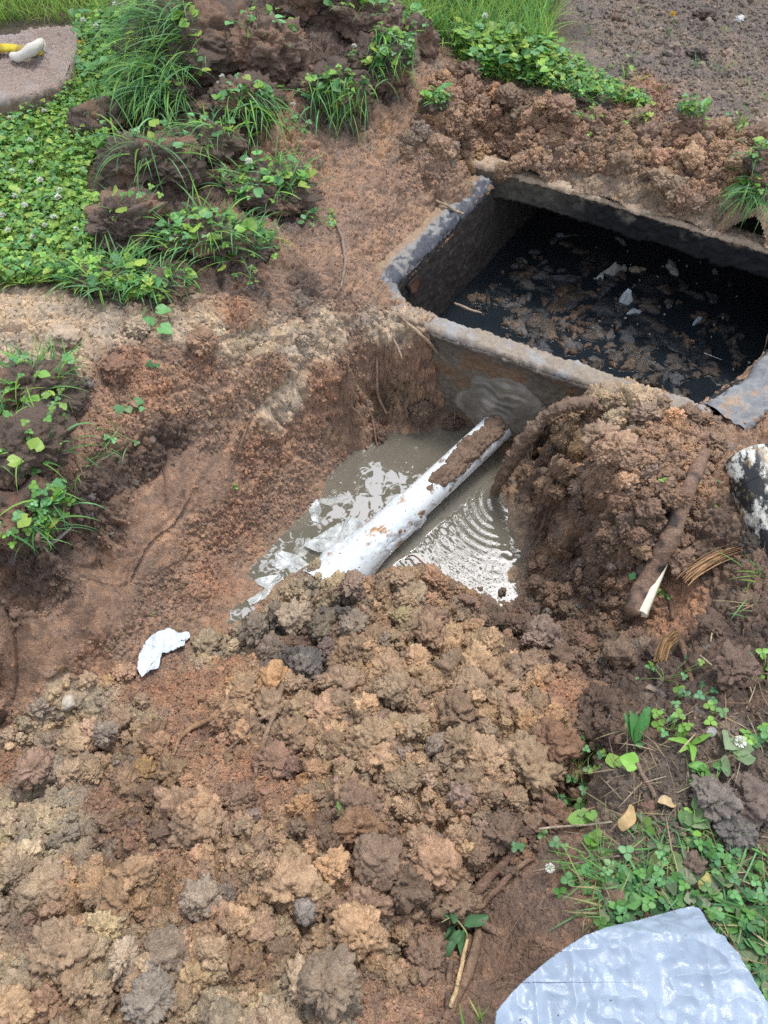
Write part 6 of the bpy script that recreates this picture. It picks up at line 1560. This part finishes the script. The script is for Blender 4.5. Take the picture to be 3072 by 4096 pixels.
for k, (u, v, kind, n, s, h, sp, lab, pal) in enumerate([
    (634, 744, 'lance', 7, .085, 0, 0, 'plantain rosette with long pointed leaves at the bare soil edge', (np.array([.07, .22, .06]),)),
    (607, 765, 'heart', 4, .024, .03, .045, 'heart leaved weed above the brown twig', (np.array([.14, .26, .08]), G1)),
    (592, 752, 'clover', 10, .012, .04, .08, 'whorled fine leaved weed at the trench lip', (G1, G5)),
    (578, 770, 'clover', 10, .011, .03, .07, 'small starry weed hanging over the trench lip', (G5, G4)),
    (575, 825, 'heart', 3, .028, .025, .04, 'broad pale heart leaf beside the straight stalk', (np.array([.17, .32, .08]),)),
    (612, 838, 'clover', 7, .017, .02, .06, 'clover sprig below the dry leaf', (G5, G1)),
    (585, 800, 'clover', 8, .012, .02, .06, 'clover along the trench lip', (G5, G2)),
    (562, 860, 'clover', 7, .013, .03, .07, 'clover stem leaning over the trench side', (G2, G5)),
    (600, 890, 'clover', 9, .013, .02, .07, 'clover patch above the plastic sheet edge', (G5, G2)),
    (668, 730, 'clover', 9, .014, .03, .06, 'clover plant at the upper weed edge', (G5, G1)),
    (690, 745, 'lance', 4, .055, 0, 0, 'upright lance leaved weed beside the clover', (G1,)),
    (700, 765, 'oval', 3, .036, .02, .02, 'single long oval leaf standing in the litter', (np.array([.13, .31, .06]),)),
    (730, 760, 'heart', 4, .030, .02, .05, 'large greyish round leaf weed by the clover flower', (np.array([.19, .27, .14]),)),
    (752, 735, 'clover', 8, .015, .03, .06, 'clover sprig beside the white clover flower', (G5, G1)),
    (710, 790, 'clover', 7, .012, .02, .05, 'clover sprig near the grey crusted clod', (G5, G2)),
    (692, 830, 'oval', 8, .024, .02, .05, 'small pale green rosette among trampled leaves', (np.array([.17, .30, .10]), G1)),
    (684, 812, 'heart', 3, .026, .012, .03, 'round grey green leaf above the pale rosette', (np.array([.15, .25, .11]),)),
    (705, 825, 'oval', 4, .03, .015, .04, 'flat pointed leaf weed beside the pale rosette', (G5,)),
    (672, 870, 'heart', 3, .030, .012, .03, 'oval yellowish leaf below the brown clod', (np.array([.20, .27, .09]),)),
    (730, 880, 'oval', 5, .04, .01, .05, 'flattened long leaves by the ashy lump', (G4, G5)),
    (660, 850, 'oval', 6, .04, .006, .05, 'muddy trodden dandelion leaves', (np.array([.12, .16, .085]),)),
    (640, 820, 'oval', 3, .034, .008, .03, 'muddy oval leaf below the dry leaf', (np.array([.14, .20, .09]),)),
    (664, 660+20, 'clover', 8, .013, .05, .09, 'spindly weed with pale stems on the dark soil', (G5, G1)),
    (695, 700, 'clover', 6, .012, .02, .04, 'blue green clover leaves on the dark soil', (np.array([.08, .22, .11]),)),
    (672, 715, 'clover', 4, .012, .02, .04, 'pale round leaved sprig on the dark soil', (G5,)),
    (712, 715, 'clover', 4, .012, .02, .03, 'small sprig beside the stone chip', (G5, G1)),
    (762, 672, 'clover', 10, .014, .02, .05, 'leafy clump at the edge of the trampled side', (G5, G1)),
    (750, 910, 'oval', 7, .032, .015, .06, 'dark wilted leaves by the plastic corner', (G4, G2)),
    (765, 950, 'clover', 12, .016, .02, .06, 'dense clover beside the plastic corner', (G2, G4)),
    ]):
    plant(u, v, kind, n, s, h, lab, pal, 200+k, spread=sp or .05)
tuft(618, 888, 14, .10, 'bent grass tuft lying over the brown clod', (G2, G5), .5, 1.2, 30, yaw=math.pi)
tuft(590, 870, 10, .09, 'stiff grass stems pointing over the trench side', (G2, DRY[1]), .4, 1.2, 31, yaw=math.pi)
tuft(760, 575, 8, .10, 'grass blades beside the black muck', (G1, G2), .5, .9, 32, yaw=math.pi)
tuft(756, 610, 8, .10, 'pale grass blades at the trampled side', (DRY[0], G5), .5, 1.1, 33, yaw=math.pi)
tuft(475, 1022, 6, .06, 'few green blades at the foot of the bare roots', (G3, G1), .5, .6, 34)
# dry leaves
def dryleaf(u, v, L, yaw, label, c, tilt=.3):
    tv, tf = leaflet(1, .5, 0, 12); tv = tv+np.stack([0*tv[:, 0], .06*np.sin(tv[:, 0]*7), .10*np.sin(tv[:, 0]*5)+.16*np.abs(tv[:, 1])], 1)
    mb = MB(); mb.add((tv*L)@(rz(yaw)@ry(-tilt)).T+G(u, v, .012), tf, np.array(c)*(1+.2*fbm(tv*6, 3, 3)[:, None])); return solo(mb, 'dry_leaf', M['litter'], label, 'dead leaf')
dryleaf(620, 832, .052, 1.05, 'tan dry leaf standing on edge in the weeds', (.50, .35, .17), .5)
dryleaf(656, 804, .040, -.05, 'curled beige dry leaf lying on the dark litter', (.52, .39, .22), .1)
dryleaf(698, 890, .035, .9, 'yellowish dry leaf by the plastic corner', (.36, .32, .11), .2)
dryleaf(645, 690, .03, -.1, 'thin greyish dead leaf on the dark soil', (.30, .24, .19), .05)
dryleaf(133, 405, .03, -.8, 'brown dead leaf under the uprooted weed', (.30, .20, .14), .2)

# ------------------------------------------------------------------ trees beyond the tank: they stand above the frame and show in the water
def tree(x, y, h, r, label, seed, n=5200, low=.3):
    g = np.random.default_rng(seed); t = thing('tree', label, 'tree', (x, y, 0))
    mb = MB(); tr = [np.array([x, y, -.2]), np.array([x+.1, y, h*.35]), np.array([x-.1, y+.1, h*.7]), np.array([x, y, h*.92])]
    addtube(mb, tr, [.26, .2, .12, .04], seg=12, n=30, amp=.02, freq=4, c=(.16, .13, .10))
    ends = []
    for k in range(16):
        a = g.uniform(0, 6.28); z = g.uniform(low, .85)*h; q = np.array([x, y, z]); L = r*g.uniform(.6, 1)*(1-.4*z/h)
        e = q+np.array([math.cos(a)*L, math.sin(a)*L, .35*L]); ends.append(e); addtube(mb, [q, (q+e)/2+np.array([0, 0, .1]), e], [.07, .05, .015], seg=6, n=10, c=(.16, .13, .10))
    child(mb, 'trunk', M['root'], t)
    cl = np.array(ends+[np.array([x, y, h*.95])]); cl = np.vstack([cl, cl[g.integers(0, len(cl), 40)]+g.normal(0, r*.33, (40, 3))])
    ci = g.integers(0, len(cl), n); p = cl[ci]+g.normal(0, r*.17, (n, 3))
    mb = MB(); lv, lf = leaflet(1, .6, 0, 3); scatter(mb, lv, lf, rots(n, 3, g), g.uniform(.12, .24, n), p, greens(n, (np.array([.06, .11, .03]), np.array([.045, .09, .03])), .2, g)); child(mb, 'crown', M['leaf'], t)
tree(-4.5, 8.5, 9.5, 3.2, 'leafy tree beyond the clover lawn, seen only mirrored in the water', 1)
tree(-2.6, 10.0, 12.0, 3.5, 'tall leafy tree beyond the turned sods, seen only mirrored in the water', 2)
tree(4.0, 8.6, 8.0, 3.0, 'leafy tree beyond the bare soil, seen only mirrored in the water', 3)
tree(2.3, 9.6, 14.0, 3.0, 'thin leaved tree reaching high beyond the tank, seen only mirrored in the water', 4, 1500, .58)
# ------------------------------------------------------------------ light: bright overcast
w = bpy.data.worlds.new('World'); scene.world = w; w.use_nodes = True
nt = w.node_tree; bg = nt.nodes['Background']
sky = nt.nodes.new('ShaderNodeTexSky'); sky.sky_type = 'NISHITA'; sky.sun_disc = False
SE, SR = math.radians(69), math.radians(27)
sky.sun_elevation = SE; sky.sun_rotation = SR
sky.air_density = 1.0; sky.dust_density = 1.6; sky.ozone_density = .6; sky.altitude = 100
hs = nt.nodes.new('ShaderNodeHueSaturation'); hs.inputs['Saturation'].default_value = .38
nt.links.new(sky.outputs[0], hs.inputs['Color']); nt.links.new(hs.outputs[0], bg.inputs['Color'])
bg.inputs['Strength'].default_value = .15
sl = bpy.data.lights.new('sun', 'SUN'); sl.energy = 1.15; sl.angle = math.radians(13); sl.color = (1, .96, .9)
so = bpy.data.objects.new('sun', sl); col.objects.link(so)
# sun direction: nishita rotation is clockwise from +y
sd = Vector((math.sin(SR)*math.cos(SE), math.cos(SR)*math.cos(SE), math.sin(SE)))
so.rotation_euler = sd.to_track_quat('Z', 'Y').to_euler(); so.location = (0, 0, 5)
vs = scene.view_settings
vs.view_transform = 'Standard'; vs.look = 'None'; vs.gamma = 1.0; vs.use_curve_mapping = False
vs.exposure = 1.15
scene.cycles.max_bounces = 6; scene.cycles.diffuse_bounces = 3; scene.cycles.transparent_max_bounces = 12
scene.cycles.use_denoising = False
